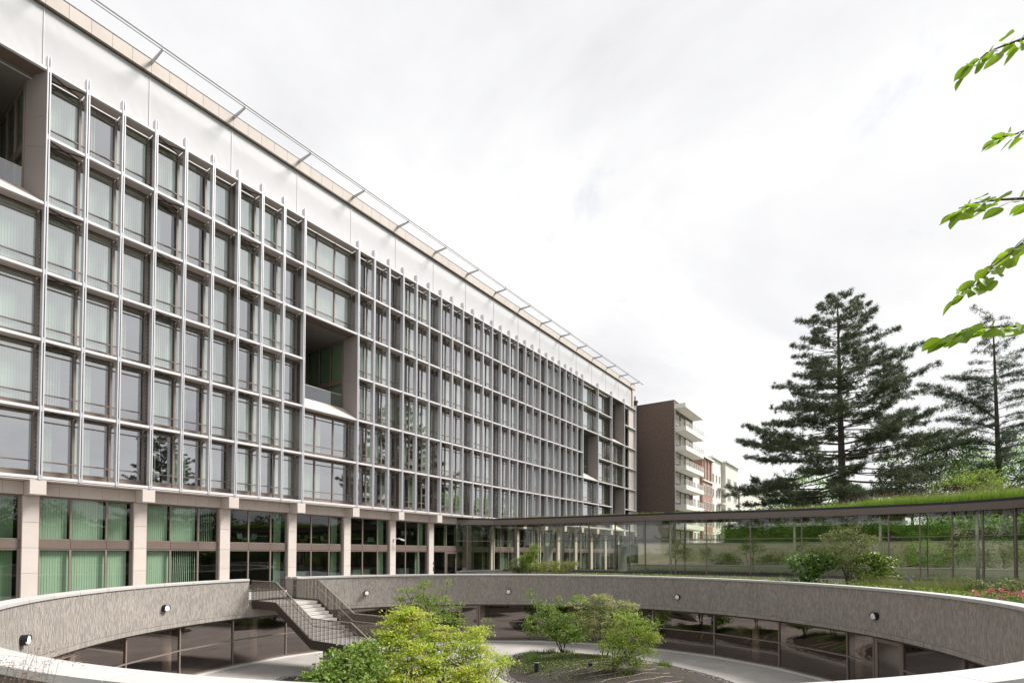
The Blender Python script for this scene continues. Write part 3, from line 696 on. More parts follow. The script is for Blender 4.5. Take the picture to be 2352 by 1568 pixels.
MB().box(XL+.05, Y1, ZT-.34, XR-.05, 29.4, ZT-.145).build('landing_soffit', M_bronze, ST)
MB().box(16.4, 29.25, ZB, 19.6, 29.8, -.46).build('lintel_beam', M_brick, RW)
MB().box(17.35, 23.1, ZF, 18.15, 23.75, ZM-.36).build('pier', M_pier, ST)

# ================================================================== GLASS GALLERY
GP = [(42.73,36.5),(43.71,35.83),(45.7,34.01),(46.11,31.47),(46.35,28.82),(46.65,26.19),(46.81,23.49),(47.05,20.87),(47.2,17.98),(47.4,15.27),(47.75,12.65),
      (48.5,9.24),(48.75,5.46),(48.7,1.75),(48.5,-.24),(48.3,-2.07),(47.95,-3.8),(47.2,-5.27),(46.3,-6.71),(45.0,-8.0),(43.4,-9.1),(41.6,-9.9)]
GG = thing('glass_gallery', 'long low glass gallery with brown fascia and planted roof', 'building', (47, 15, .6))
def off(i, d):
    p0 = Vector(GP[max(i-1,0)]); p1 = Vector(GP[min(i+1,len(GP)-1)]); t = (p1-p0).normalized(); n = Vector((-t.y, t.x))
    return Vector(GP[i])+n*d        # positive d = behind the glass
ZG0, ZG1, ZG2, ZG3, ZG4 = .62, 3.75, 5.44, 5.94, 6.12
def gstrip(mb, d0, z0, d1, z1, idx=range(len(GP))):
    vs = []; idx = list(idx)
    for i in idx:
        a, b = off(i, d0), off(i, d1); vs += [(a.x,a.y,z0),(b.x,b.y,z1)]
    return mb.add(vs, [(2*j,2*j+2,2*j+3,2*j+1) for j in range(len(idx)-1)])
DW = 4.6
for i in range(len(GP)-1):
    if i % 2 == 0 or True:
        mb = MB(); gstrip(mb, 0, ZG2, 0, ZG3, (i, i+1)); gstrip(mb, 0, ZG2, .30, ZG2, (i, i+1)); gstrip(mb, 0, ZG3, .1, ZG3, (i, i+1)); mb.build('fascia_panel', M_fascia, GG)
mb = MB(); gstrip(mb, .03, ZG3+.004, .03, ZG4); gstrip(mb, .03, ZG4, .25, ZG4); gstrip(mb, .25, ZG4, .25, ZG3); mb.build('roof_edge', M_roof, GG)
mb = MB(); gstrip(mb, .25, ZG4-.06, DW+.6, ZG4-.06); gstrip(mb, DW+.6, ZG4-.06, DW+.6, ZG2); gstrip(mb, DW+.6, ZG2+.01, .25, ZG2+.01); mb.build('roof', M_soil, GG)
gm = MB().box(-.04, -.09, ZG0, .04, .09, ZG2).mesh('mullion')
for i in range(len(GP)):
    p = off(i, .32); q0 = Vector(GP[max(i-1,0)]); q1 = Vector(GP[min(i+1,len(GP)-1)]); an = math.atan2(q1.y-q0.y, q1.x-q0.x)
    if i >= 1: o = obj('mullion', gm, M_taupe, GG, (p.x, p.y, 0)); o.rotation_euler = (0, 0, an)
    if i < len(GP)-1:
        a, b = off(i, .32), off(i+1, .32)
        MB().quad((a.x,a.y,ZG0),(b.x,b.y,ZG0),(b.x,b.y,ZG2),(a.x,a.y,ZG2)).build('pane', G_gal, GG)
        MB().obox((a.x,a.y,ZG1),(b.x,b.y,ZG1), .08, .06).build('transom', M_taupe, GG)
        MB().obox((a.x,a.y,ZG0-.03),(b.x,b.y,ZG0-.03), .14, .08).build('sill', M_taupe, GG)
        if i >= 3:
            c, d_ = off(i, DW), off(i+1, DW)
            MB().quad((c.x,c.y,ZG0),(d_.x,d_.y,ZG0),(d_.x,d_.y,ZG2),(c.x,c.y,ZG2)).build('rear_pane', G_gal, GG)
            MB().obox((c.x,c.y,ZG1),(d_.x,d_.y,ZG1), .08, .05).build('transom', M_taupe, GG)
            if i % 2: o = obj('mullion', gm, M_taupe, GG, (c.x, c.y, 0)); o.rotation_euler = (0, 0, an)
mb = MB(); gstrip(mb, .05, -.3, .05, ZG0-.06); gstrip(mb, .05, ZG0-.06, .32, ZG0-.06); mb.build('curb', M_brick, GG)
mb = MB(); gstrip(mb, .30, ZG0-.02, DW, ZG0-.02); mb.build('floor', M_ceil, GG)
MB().obox((42.9,36.2,ZG0),(46.2,33.9,ZG0), .3, .08).build('curb_cap', M_cap, GG)
for i in (5, 9, 12, 14, 17): 
    p = off(i, 1.1); MB().cyl(p.x, p.y+.6, ZG0, ZG2, .10, 14).build('column', M_pale, GG, smooth=True)
for i in (4, 7): 
    p = off(i, 2.4); MB().box(p.x-.9, p.y-.04, ZG0, p.x+.9, p.y+.04, ZG0+2.6).build('inner_door', M_white, GG)
for i in range(13, 19):
    p = off(i, 2.2)
    for j in range(9): MB().box(p.x-1.4, p.y-.9+j*.2, ZG2-.12, p.x+1.4, p.y-.86+j*.2, ZG2-.005).build('ceiling_slat', M_oak, GG)
# ================================================================== VEGETATION
def fast_mesh(name, V, F3):
    """V (n,3) float, F3 (m,k) int, all faces the same size"""
    me = bpy.data.meshes.new(name); kf = F3.shape[1]; nf = len(F3)
    me.vertices.add(len(V)); me.vertices.foreach_set('co', V.astype(np.float32).ravel())
    me.loops.add(nf*kf); me.loops.foreach_set('vertex_index', F3.astype(np.int32).ravel())
    me.polygons.add(nf); me.polygons.foreach_set('loop_start', np.arange(0, nf*kf, kf, dtype=np.int32))
    me.update(calc_edges=True); me.validate(); return me
def unit(a): return a/np.maximum(np.linalg.norm(a, axis=1, keepdims=True), 1e-9)
def leaf_arrays(P, size, upw=.6, jit=.35, width=.55, dirs=None):
    """one folded diamond leaf (two triangles) per point"""
    n = len(P); nrm = unit(rng.normal(size=(n,3))+np.array([0,0,upw*2])); 
    d = unit(rng.normal(size=(n,3))) if dirs is None else unit(dirs+rng.normal(size=(n,3))*.5)
    t = unit(np.cross(nrm, d)); d = unit(np.cross(t, nrm)); s = (size*(1+jit*rng.uniform(-1,1,n)))[:,None]
    v0 = P-d*s*.5; v2 = P+d*s*.5-nrm*s*.12; a = P+t*s*width*.5+nrm*s*.08; b = P-t*s*width*.5+nrm*s*.08
    V = np.stack([v0,a,v2,b],1).reshape(-1,3); i = np.arange(n)[:,None]*4
    F = np.concatenate([np.concatenate([i,i+1,i+2],1), np.concatenate([i,i+2,i+3],1)],1).reshape(-1,3); return V, F
def blob_points(blobs, n, clus=.14, per=18, flat=.45, shell=.55):
    bl = np.array(blobs, float); w = bl[:,3]**1.4*bl[:,4]**.7; w /= w.sum(); nc = max(6, n//per)
    bi = rng.choice(len(bl), nc, p=w); u = unit(rng.normal(size=(nc,3))); r = rng.uniform(shell**3, 1, nc)[:,None]**(1/3)
    cpos = bl[bi,:3]+u*r*np.stack([bl[bi,3],bl[bi,3],bl[bi,4]],1)
    li = rng.integers(0, nc, n); off_ = rng.normal(size=(n,3))*clus; off_[:,2] *= flat
    return cpos[li]+off_, cpos
def limb(mb, a, b, r0, r1, sag=.0, n=5, wob=.06):
    a = Vector(a); b = Vector(b); pts = []
    for i in range(n+1):
        t = i/n; p = a.lerp(b, t); p.z += sag*math.sin(PI*t)*(b-a).length
        if 0 < i < n: p += Vector((random.uniform(-wob,wob), random.uniform(-wob,wob), random.uniform(-wob,wob)))*(b-a).length*.5
        pts.append(p)
    mb.tube(pts, [r0+(r1-r0)*i/n for i in range(n+1)], 6)
def broadleaf(name, label, cat, base, blobs, n, size, lm, bark, r=.05, stems=3, fork=.35, clus=.14, upw=.6, flat=.45, shell=.5, group=None, per=18, width=.55, core=None):
    t = thing(name, label, cat, base, group); mb = MB(); bs = Vector(base)
    top = sum((Vector(b[:3]) for b in blobs), Vector())/len(blobs); forks = []
    for i in range(stems):
        f_ = bs.lerp(top, fork)+Vector((random.uniform(-1,1), random.uniform(-1,1), 0))*(top-bs).length*.13
        limb(mb, bs+Vector((random.uniform(-r,r), random.uniform(-r,r), -.12)), f_, r, r*.7, 0, 4); forks.append(f_)
    P, cp = blob_points(blobs, n, clus, per, flat, shell)
    for b in blobs:
        f_ = min(forks, key=lambda q: (q-Vector(b[:3])).length); limb(mb, f_, b[:3], r*.62, r*.22, .04, 5)
    for q in cp[::3]:
        b = min(blobs, key=lambda b: (Vector(b[:3])-Vector(q)).length); limb(mb, b[:3], q, r*.2, r*.07, .02, 3)
    mb.build('trunk', bark, t)
    if core:
        cm = MB()
        for q in core: cm.box(*q)
        cm.build('inner_growth', lm, t)
    V, F = leaf_arrays(P, size, upw, width=width); obj('crown', fast_mesh('crown', V, F), lm, t); return t
L_yel = leafmat('maple_leaves', [(.22,.36,.03),(.36,.48,.05),(.52,.58,.08),(.64,.52,.20)], .45)
L_grn = leafmat('bright_leaves', [(.13,.22,.03),(.22,.32,.045),(.34,.43,.08)], .4)
L_dkg = leafmat('fresh_leaves', [(.07,.14,.028),(.12,.205,.042),(.22,.29,.075)], .35)
L_pnk = leafmat('pinkish_leaves', [(.20,.29,.08),(.34,.38,.14),(.52,.42,.26)], .35)
L_lim = leafmat('lime_leaves', [(.16,.26,.03),(.26,.38,.05),(.42,.46,.10)], .45)
L_fat = leafmat('glossy_leaves', [(0.033,0.090,0.018),(0.075,0.165,0.024),(0.180,0.270,0.038)], .3, .42, .45)
L_olv = leafmat('olive_leaves', [(.10,.14,.04),(.17,.21,.06),(.30,.29,.10)], .3)
L_gra = leafmat('grass_blades', [(.13,.24,.03),(.21,.34,.04),(.32,.40,.07)], .4)
L_sed = leafmat('sedum', [(.14,.18,.03),(.24,.26,.05),(.32,.30,.08)], .3)
L_see = leafmat('seed_heads', [(.20,.13,.09),(.28,.19,.13),(.34,.26,.18)], .3)
L_pin = leafmat('pine_needles', [(.055,.078,.042),(.095,.128,.062),(.18,.21,.11)], .12, .6)
L_ced = leafmat('cedar_needles', [(.045,.072,.044),(.075,.11,.06),(.14,.18,.09)], .12, .6)
L_mid = leafmat('mid_green_leaves', [(.13,.22,.04),(.21,.32,.06),(.34,.42,.11)], .4)
L_gcv = leafmat('ground_cover', [(0.065,0.104,0.026),(0.117,0.169,0.039),(0.221,0.208,0.078)], .25)
L_far = leafmat('far_leaves', [(.09,.21,.02),(.15,.31,.03),(.26,.42,.05)], .35)
L_red = leafmat('valerian_flowers', [(.62,.09,.14),(.70,.17,.22),(.75,.30,.33)], .35)
L_pur = leafmat('purple_flowers', [(.08,.05,.25),(.12,.07,.33)], .3)
L_wht = leafmat('cream_flowers', [(.45,.46,.30),(.60,.60,.45)], .3)
MAPLE_Y = [(12.67,12.71,.35,.59,.37),(12.21,13.05,.05,.71,.36),(13.24,12.26,-.06,.63,.34),(12.33,12.54,-.43,.96,.38),(11.61,13.22,-.46,.57,.33),(12.48,11.98,-.77,.76,.35),(11.63,12.87,-.98,.87,.4),(11.99,12.01,-1.31,.92,.37),(11.35,13.3,-1.36,.45,.3),(12.45,13.03,.48,.39,.26),(12.1,12.4,-1.8,.8,.4)]
MAPLE_Z = [(14.19,11.25,-.16,.53,.24),(13.89,11.35,-.52,.82,.32),(13.96,10.9,-.95,.81,.31),(13.37,11.25,-1.21,.96,.36),(13.99,10.51,-1.16,.45,.18),(14.31,10.22,-1.05,.36,.1),(13.66,10.66,-1.51,.89,.28),(12.63,11.44,-1.48,1.0,.32),(13.2,11.0,-1.9,1.1,.35)]
TREE_BACK = [(17.78,15.67,1.21,.24,.21),(17.04,16.39,1.13,.35,.21),(17.64,15.89,.77,.38,.24),(17.3,16.39,.51,.56,.31),(16.54,16.96,.82,.41,.14),(16.44,17.1,.58,.28,.14),(16.86,16.68,.26,.69,.31),(17.63,16.1,.24,.67,.35),(18.09,15.81,-.13,.6,.28),(17.42,16.26,-.36,.87,.42),(18.25,15.6,-.57,.53,.25),(18.33,15.44,.22,.21,.14),(19.16,14.63,-.51,.21,.09),(17.83,15.69,-1.15,.7,.35),(17.42,15.78,-1.7,.52,.31)]
SHRUB_L = [(9.14,11.87,-.24,.42,.23),(9.63,11.51,-.17,.43,.28),(9.16,11.49,-.46,.73,.29),(8.69,11.84,-.57,.46,.23),(9.65,11.14,-.55,.53,.27),(8.85,11.25,-.73,.81,.26),(9.81,11.41,.01,.19,.15),(8.45,12.0,-.7,.28,.14),(9.2,11.3,-1.2,.9,.4)]
TREE_R1 = [(27.42,17.61,0,.24,.24),(27.7,17.22,-.48,.34,.29),(27.98,16.82,-.96,.63,.39),(27.64,17.18,-1.67,.96,.53),(28.49,16.28,-1.45,.97,.58),(28.58,16.19,-2.3,1.33,.63),(29.3,15.49,-1.84,.97,.58),(27.36,17.42,-2.14,.58,.38),(28.86,15.8,-2.6,1.0,.30),(29.36,15.25,-2.45,.73,.35),(28.47,16.27,-.48,.39,.29),(29.52,15.46,-.39,.49,.29)]
TREE_R2 = [(26.97,13.88,-.46,.89,.4),(27.59,12.96,-.24,.8,.45),(28.48,12.04,-.48,.81,.4),(27.11,13.34,-1.11,1.11,.44),(27.93,12.51,-1.02,1.11,.45),(28.69,11.77,-1.15,.67,.36),(27.38,12.98,-1.77,1.11,.4),(28.13,12.24,-1.68,.89,.4),(27.52,13.05,.05,.45,.22)]
TREE_R3 = [(24.54,10.37,-.74,.69,.42),(25.09,9.58,-.93,.66,.5),(24.24,10.65,-1.5,.77,.46),(24.88,9.9,-1.6,.89,.5),(25.51,9.34,-1.54,.47,.35),(24.05,10.78,-2.05,.69,.42),(24.79,10.07,-2.28,.89,.42),(24.06,10.78,-2.72,.6,.3),(24.81,9.88,-2.8,.5,.28),(25.47,9.42,-2.22,.35,.23),(24.21,10.24,-3.25,.45,.2),(23.68,11.34,-2.82,.34,.23),(24.75,10.05,-.54,.39,.27)]
FATSIA1 = [(33.81,3.87,2.13,.89,.31),(34.54,3.16,2.24,.99,.31),(34.07,3.51,1.57,.8,.45),(34.92,2.8,1.9,.67,.27),(33.73,3.67,1.03,.88,.22)]
BIGSHRUB = [(34.67,2.57,3.36,.53,.31),(35.04,2.02,3.58,.8,.4),(35.37,1.57,3.03,1.16,.58),(34.89,2.12,2.47,1.11,.53),(36.05,.93,3.26,.67,.36),(35.82,1.12,2.36,.98,.58),(35.15,1.76,1.69,1.11,.44),(35.6,1.38,3.88,.45,.22),(36.54,.57,3.38,.45,.18),(34.32,2.75,2.75,.53,.22),(35.78,1.04,1.58,.8,.4)]
FATSIA2 = [(34.94,.46,2.15,.86,.34),(35.31,-.06,1.94,.6,.3),(34.65,.56,1.51,.85,.38),(35.2,-.06,1.41,.51,.21),(34.67,.38,.99,.94,.26)]
BUSH1 = [(36.6,23.79,2.07,.6,.5),(36.7,23.5,1.5,.8,.5),(36.8,23.2,2.85,.4,.45),(36.7,23.4,2.39,.45,.32)]
BUSH2 = [(36.3,24.5,1.55,.6,.55),(36.4,24.9,1.25,.55,.4),(36.6,24.1,1.1,.6,.3)]
BUSH3 = [(36.9,22.0,1.5,1.0,.42),(37.1,20.9,1.5,1.05,.4),(37.4,20.0,1.6,.5,.4),(36.8,21.6,1.1,1.4,.3)]
VIB = [(29.8,-3.9,1.05,.65,.26),(30.1,-4.4,1.2,.65,.29),(30.0,-3.2,1.2,.4,.23),(29.6,-4.5,.9,.64,.22)]
broadleaf('maple_tree', 'yellow green maple with the tallest crown, in front of the stair', 'tree', (12.3,12.5,-3.5), MAPLE_Y, 17000, .085, L_yel, M_bark, .06, 4, .3, .16, 1.0, .26, per=48)
broadleaf('maple_tree', 'lower spreading yellow green maple reaching right over the pale path', 'tree', (13.5,11.1,-3.5), MAPLE_Z, 12500, .085, L_yel, M_bark, .05, 4, .3, .16, 1.0, .26, per=48)
broadleaf('slender_tree', 'slender bright green tree rising behind the yellow maples to the brick ring', 'tree', (17.6,15.9,-3.6), TREE_BACK, 5200, .085, L_grn, M_barkg, .04, 3, .4, .10, .5, .45, per=20)
broadleaf('hornbeam_shrub', 'deep green broad leaved shrub in front of the stair foot', 'shrub', (9.2,11.5,-3.5), SHRUB_L, 4600, .115, L_mid, M_barkg, .03, 4, .4, .10, .6, .6, per=12)
broadleaf('small_tree', 'green round crowned tree, leftmost on the soil mound, with a long yellowish shoot', 'tree', (28.72,16.07,-3.45), TREE_R1, 7600, .12, L_mid, M_bark, .05, 3, .32, .15, .5, .5, per=16)
broadleaf('maple_tree', 'pinkish tipped spreading maple between two green trees on the mound', 'tree', (27.6,12.8,-3.6), TREE_R2, 13000, .085, L_pnk, M_bark, .045, 3, .4, .12, .9, .35, per=24)
broadleaf('small_tree', 'lime green tree nearest on the mound, leaves down to the ground', 'tree', (24.03,11.02,-3.4), TREE_R3, 5200, .10, L_lim, M_bark, .04, 4, .35, .17, .4, .6, shell=.2, per=22)
broadleaf('fatsia_shrub', 'dark glossy shrub left of the tall shrub behind the coping', 'shrub', (34.2,3.4,.7), FATSIA1, 1300, .20, L_fat, M_barkg, .03, 3, .5, .2, .7, .4, per=12, width=.7)
broadleaf('tall_shrub', 'tall airy olive green shrub before the glass gallery', 'shrub', (35.3,1.7,.7), BIGSHRUB, 8000, .075, L_olv, M_barkg, .035, 6, .4, .13, .5, .5, per=18)
broadleaf('fatsia_shrub', 'bright glossy shrub right of the tall shrub behind the coping', 'shrub', (35.0,.3,.7), FATSIA2, 1300, .19, leafmat('glossy_bright', [(.05,.10,.012),(.12,.2,.02),(.25,.30,.04)], .35, .42, .45), M_barkg, .03, 3, .5, .2, .7, .4, per=12, width=.7)
broadleaf('young_tree', 'slim fresh green sapling against the gallery glass left', 'tree', (36.7,23.5,.7), BUSH1, 2200, .12, L_grn, M_barkg, .025, 2, .4, .14, .5, .5)
broadleaf('silver_bush', 'grey green bush at the left end of the gallery planting', 'shrub', (36.4,24.5,.7), BUSH2, 2200, .09, L_olv, M_barkg, .02, 4, .5, .12, .4, .7)
broadleaf('flowering_bush', 'low yellowish bush with cream flowers along the coping by the gallery', 'shrub', (37,21.6,.7), BUSH3, 4500, .085, L_sed, M_barkg, .02, 5, .5, .13, .5, .6)
broadleaf('viburnum_bush', 'dark green bush with pale new leaves behind the pink flowers', 'shrub', (29.9,-4,.7), VIB, 2600, .085, L_olv, M_barkg, .02, 4, .5, .1, .6, .5)
def stuff(name, V, F, mat, label, cat=None):
    o = obj(name, fast_mesh(name, V, F), mat); return tag(o, label, cat, None, 'stuff')
def blades(P, h, w, lean=.35):
    n = len(P); a = rng.uniform(0, 2*PI, n); dx = np.stack([np.cos(a),np.sin(a),0*a],1); ln = rng.normal(size=(n,3))*lean; ln[:,2] = 0
    hh = (h*(1+.35*rng.uniform(-1,1,n)))[:,None] if np.ndim(h) == 0 else h[:,None]
    tip = P+np.array([0,0,1.])*hh+ln*hh; mid = P+np.array([0,0,.55])*hh+ln*hh*.3
    V = np.stack([P-dx*w/2, P+dx*w/2, mid+dx*w*.35, tip, mid-dx*w*.35],1).reshape(-1,3); i = np.arange(n)[:,None]*5
    F = np.concatenate([np.concatenate([i,i+1,i+2],1), np.concatenate([i,i+2,i+4],1), np.concatenate([i+4,i+2,i+3],1)],1).reshape(-1,3); return V, F
# grass, sedum and seed heads on the gallery roof
def roof_pts(n, i0, i1, d0, d1):
    ii = rng.uniform(i0, i1, n); P = []
    for t in ii:
        i = int(t); f_ = t-i; d = rng.uniform(d0, d1); a, b = off(i, d), off(i+1, d); q = a.lerp(b, f_); P.append((q.x, q.y, ZG4-.06))
    return np.array(P), ii
P, ii = roof_pts(9000, 1.3, 12.2, .22, 2.2)
V, F = leaf_arrays(P+np.stack([0*ii,0*ii,rng.uniform(.02,.16,len(ii))*(1+.6*np.sin(ii*7)*np.sin(ii*2.3))],1), .10, .5); stuff('roof_sedum', V, F, L_sed, 'low yellow green sedum along the gallery roof edge')
P, ii = roof_pts(26000, 11.0, 20.6, .25, 3.5)
hgt = np.clip((ii-10.8)/3.0, .08, 1)*rng.uniform(.3,.95,len(ii))
V, F = blades(P, hgt, .016, .22); stuff('roof_grass', V, F, L_gra, 'tall meadow grass growing on the gallery roof')
sel = rng.random(len(P)) < .10; Q = P[sel]+np.stack([0*hgt[sel],0*hgt[sel],hgt[sel]*1.15],1)
Q = np.repeat(Q, 4, 0)+rng.normal(size=(len(Q)*4,3))*[.02,.02,.06]
V, F = leaf_arrays(Q, .055, .1); stuff('seed_heads', V, F, L_see, 'reddish seed heads above the roof meadow')
# ground cover behind the coping
def sector_pts(n, a0, a1, d0, d1, z): 
    a = rng.uniform(a0, a1, n); d = rng.uniform(d0, d1, n); return np.array([rp(x, y, z) for x, y in zip(a, d)])
P = sector_pts(9000, -70, 28, .62, 3.2, .72); V, F = blades(P, .20, .02, .6); stuff('ground_cover', V, F, L_dkg, 'low green planting along the outside of the coping')
P = sector_pts(5000, -62, 20, .62, 4.5, .74); P[:,2] += rng.uniform(0,.3,len(P)); V, F = leaf_arrays(P, .10, .5); stuff('leafy_cover', V, F, L_grn, 'leafy low plants between coping and gallery')
P = sector_pts(1500, 20, 36, .62, 1.8, .86); V, F = leaf_arrays(P, .08, .5); stuff('white_cover', V, F, L_wht, 'cream flowering edge plants by the coping')
P = np.concatenate([np.array([x,y,.75])+rng.normal(size=(420,3))*[.6,.6,.0] for x, y in ((31.4,-1.3),(32.2,-.5),(31.9,-2.2),(31.0,-2.7),(33,-3),(33,.4))])
V, F = blades(P, .62, .012, .35); stuff('ornamental_grass', V, F, L_olv, 'straw coloured ornamental grasses before the gallery glass')
# flowers
VL = ['leftmost pink valerian, upper head of the low pair behind the coping', 'leftmost pink valerian, lower head of the low pair behind the coping', 'tall pink valerian head right of the leftmost pair', 'pink valerian head tucked just left of the tallest one',
      'pink valerian head in the middle of the row at the right edge', 'pink valerian head right of the middle of the row', 'large pink valerian head cut by the right edge of the picture', 'lowest pink valerian head, closest to the coping', 'pink valerian head below the large one at the right edge']
for i, (x, y, z) in enumerate([(26.88,-2.77,1.05),(26.96,-2.89,.96),(27.66,-3.38,1.11),(27.59,-3.27,1.03),(27.62,-3.68,1.12),(27.4,-3.89,1.02),(27.2,-4.12,1.06),(26.52,-3.48,.92),(26.7,-4.1,.97)]):
    t = thing('valerian', VL[i], 'flower', (x, y, .7), 'pink valerian flowers')
    MB().tube([(x,y,.68),(x+.02,y,z)], .008, 5).build('stem', M_barkg, t)
    Q = np.array([x+.02,y,z])+rng.normal(size=(90,3))*[.06,.06,.045]; V, F = leaf_arrays(Q, .04, .4); obj('flower_head', fast_mesh('flower_head', V, F), L_red, t)
    Q = np.array([x,y,z-.18])+rng.normal(size=(40,3))*[.07,.07,.08]; V, F = leaf_arrays(Q, .06, .3); obj('foliage', fast_mesh('foliage', V, F), L_grn, t)
t = thing('purple_flower', 'single purple flower spike among green leaves behind the coping', 'flower', (33.6,-1.0,.7))
MB().tube([(33.6,-1.0,.68),(33.6,-1.0,1.25)], .008, 5).build('stem', M_barkg, t)
Q = np.array([33.6,-1.0,1.18])+rng.normal(size=(160,3))*[.05,.05,.12]; V, F = leaf_arrays(Q, .05, .3); obj('flower_head', fast_mesh('flower_head', V, F), L_pur, t)
# ---- planting beds in the courtyard
def bed(poly, hmax, nm, seed):
    cx = sum(p[0] for p in poly)/len(poly); cy = sum(p[1] for p in poly)/len(poly); pr = random.Random(seed)
    pts = []
    n = len(poly)
    for i in range(n):                                         # smooth the outline
        p0, p1, p2, p3 = (Vector(poly[(i+j-1) % n]) for j in range(4))
        for s in range(5):
            t_ = s/5; pts.append(.5*((2*p1)+(p2-p0)*t_+(2*p0-5*p1+4*p2-p3)*t_*t_+(3*p1-p0-3*p2+p3)*t_**3))
    mb = MB(); rings = [1, .9, .78, .62, .45, .25]; vs = []
    for r in rings:
        h = hmax*(1-r**2.2)**.9
        for p in pts: vs.append((cx+(p.x-cx)*r, cy+(p.y-cy)*r, ZF+.012+h+(pr.uniform(-.03,.03) if r < 1 else 0)))
    vs.append((cx, cy, ZF+.012+hmax)); m_ = len(pts); fs = []
    for k in range(len(rings)-1):
        for i in range(m_): fs.append((k*m_+i, k*m_+(i+1) % m_, (k+1)*m_+(i+1) % m_, (k+1)*m_+i))
    k = len(rings)-1
    for i in range(m_): fs.append((k*m_+i, k*m_+(i+1) % m_, len(vs)-1))
    o = mb.add(vs, fs).build(nm, M_soil, smooth=True); tag(o, kind='structure')
    g = MB(); vs = []
    for p in pts:
        d = (p-Vector((cx,cy))).normalized(); vs += [(p.x,p.y,ZF+.008),(p.x+d.x*.5,p.y+d.y*.5,ZF+.008)]
    g.add(vs, [(2*i,2*i+1,2*((i+1) % m_)+1,2*((i+1) % m_)) for i in range(m_)]); tag(g.build('gravel_strip', M_soil), kind='structure')
    sv = []; sf = []
    for q in range(1500):
        i = pr.randrange(m_); p = pts[i].lerp(pts[(i+1) % m_], pr.random()); d = (p-Vector((cx,cy))).normalized(); e = pr.uniform(-.02,.5); r = pr.uniform(.02,.045)
        c = (p.x+d.x*e, p.y+d.y*e, ZF+.015); b0 = len(sv); an = pr.uniform(0, 6)
        for j in range(5): sv.append((c[0]+r*math.cos(an+j*1.2566), c[1]+r*math.sin(an+j*1.2566), c[2]))
        sv.append((c[0], c[1], c[2]+r*.9)); sf += [(b0+j, b0+(j+1) % 5, b0+5) for j in range(5)]
    tag(MB().add(sv, sf).build('gravel_stones', M_gravel), 'pale gravel edging round a planting bed', None, None, 'stuff')
    def height(x, y):
        d = Vector((x-cx, y-cy)); best = 1e9
        for p in pts:
            e = p-Vector((cx,cy)); c_ = d.normalized().dot(e.normalized()) if d.length > 1e-6 else 1
            if c_ > .97: best = min(best, e.length)
        r = min(1, d.length/best) if best < 1e8 else .5
        return ZF+.012+hmax*(1-r**2.2)**.9
    return height, (cx, cy), pts
HB, cB, ptB = bed([(22.5,15.7),(24.9,17.2),(27.9,18.3),(29.3,16.6),(29.95,13.5),(29.8,11.4),(28.6,8.2),(27.1,6.2),(24.5,5.0),(22.0,6.8),(20.9,10.5),(21.5,13.8)], .55, 'planting_bed', 1)
HA, cA, ptA = bed([(15.0,24.1),(16.1,24.0),(16.3,20),(15.7,15.5),(16.0,12),(14.2,8),(10.5,6.3),(7.2,9),(6.6,13.5),(8.4,18.5),(12,22.6)], .30, 'planting_bed', 2)
HC, cC, ptC = bed([(16.6,15.6),(17.4,16.8),(18.6,16.6),(19.1,15.4),(18.4,14.2),(17.2,14.4)], .2, 'planting_bed', 4)
bp_ = []; bg_ = []
for i in range(7500):
    x, y = random.gauss(25.2, 1.6), random.gauss(14.6, 1.5)
    d = math.hypot((x-cB[0])/4.3, (y-cB[1])/6)
    if d < .92: bp_.append((x, y, HB(x,y)+random.uniform(0,.10)))
for i in range(900):
    x, y = random.uniform(21.5,29.5), random.uniform(6,16)
    if math.hypot((x-cB[0])/4.1, (y-cB[1])/5.8) < .9: bg_.append((x, y, HB(x,y)))
V, F = leaf_arrays(np.array(bp_), .085, .5); stuff('bed_ground_cover', V, F, L_gcv, 'dry and green ground cover on the soil mound')
V, F = blades(np.array(bg_), .18, .02, .4); stuff('bed_grass_tufts', V, F, L_gra, 'thin green shoots on the soil mound')
tp = np.concatenate([np.array([x,y,HB(x,y)-.03])+rng.normal(size=(260,3))*[.22,.22,0] for x, y in ((27.2,17.1),(27.9,16.5),(26.6,17.0),(28.4,15.6),(27.0,11.2),(27.9,9.6),(25.2,15.9),(26.0,16.6))])
V, F = blades(tp, .38, .014, .35); stuff('grass_tufts', V, F, L_dkg, 'dark grass tufts at the foot of the mound trees')
bp_ = [(x, y, HA(x,y)+random.uniform(0,.1)) for x, y in ((random.gauss(11.5,2.3), random.gauss(13.5,3.5)) for _ in range(2500)) if math.hypot((x-cA[0])/4.2, (y-cA[1])/8) < .95]
V, F = leaf_arrays(np.array(bp_), .09, .5); stuff('bed_ground_cover', V, F, L_gcv, 'green ground cover under the yellow maples')
HL = ['drip hose on the soil mound, %s counted from the small trees towards the near coping' % w for w in ('first','second','third','fourth','fifth','sixth','seventh','eighth','ninth')]
for i in range(9):
    mb = MB(); pts = []; o_ = -3.2+i*.85
    for s in range(15):
        t_ = -2.9+s*.42; x = 25.3+t_*.80+o_*.45+.12*math.sin(s*.9+i); y = 10.6-t_*.50+o_*.72+.10*math.sin(s*1.3+i*2)
        if math.hypot((x-cB[0])/4.2, (y-cB[1])/5.9) < .93: pts.append((x, y, HB(x,y)+.02))
    if len(pts) > 3: tag(mb.tube(pts, .017, 5).build('drip_hose', M_hose), HL[8-i], 'hose', 'drip hoses on the soil mound')
t = thing('bollard_light', 'short black bollard light on the left of the soil mound', 'bollard', (22.95,14.35,HB(22.95,14.35)))
zb = HB(22.95,14.35); MB().cyl(22.95,14.35,zb-.05,zb+.56,.115,20).build('post', M_dark, t); MB().cyl(22.95,14.35,zb+.56,zb+.60,.12,20).build('top_cap', M_dark, t)
MB().cyl(22.95,14.35,zb+.50,zb+.53,.118,20).build('light_band', M_lens, t)
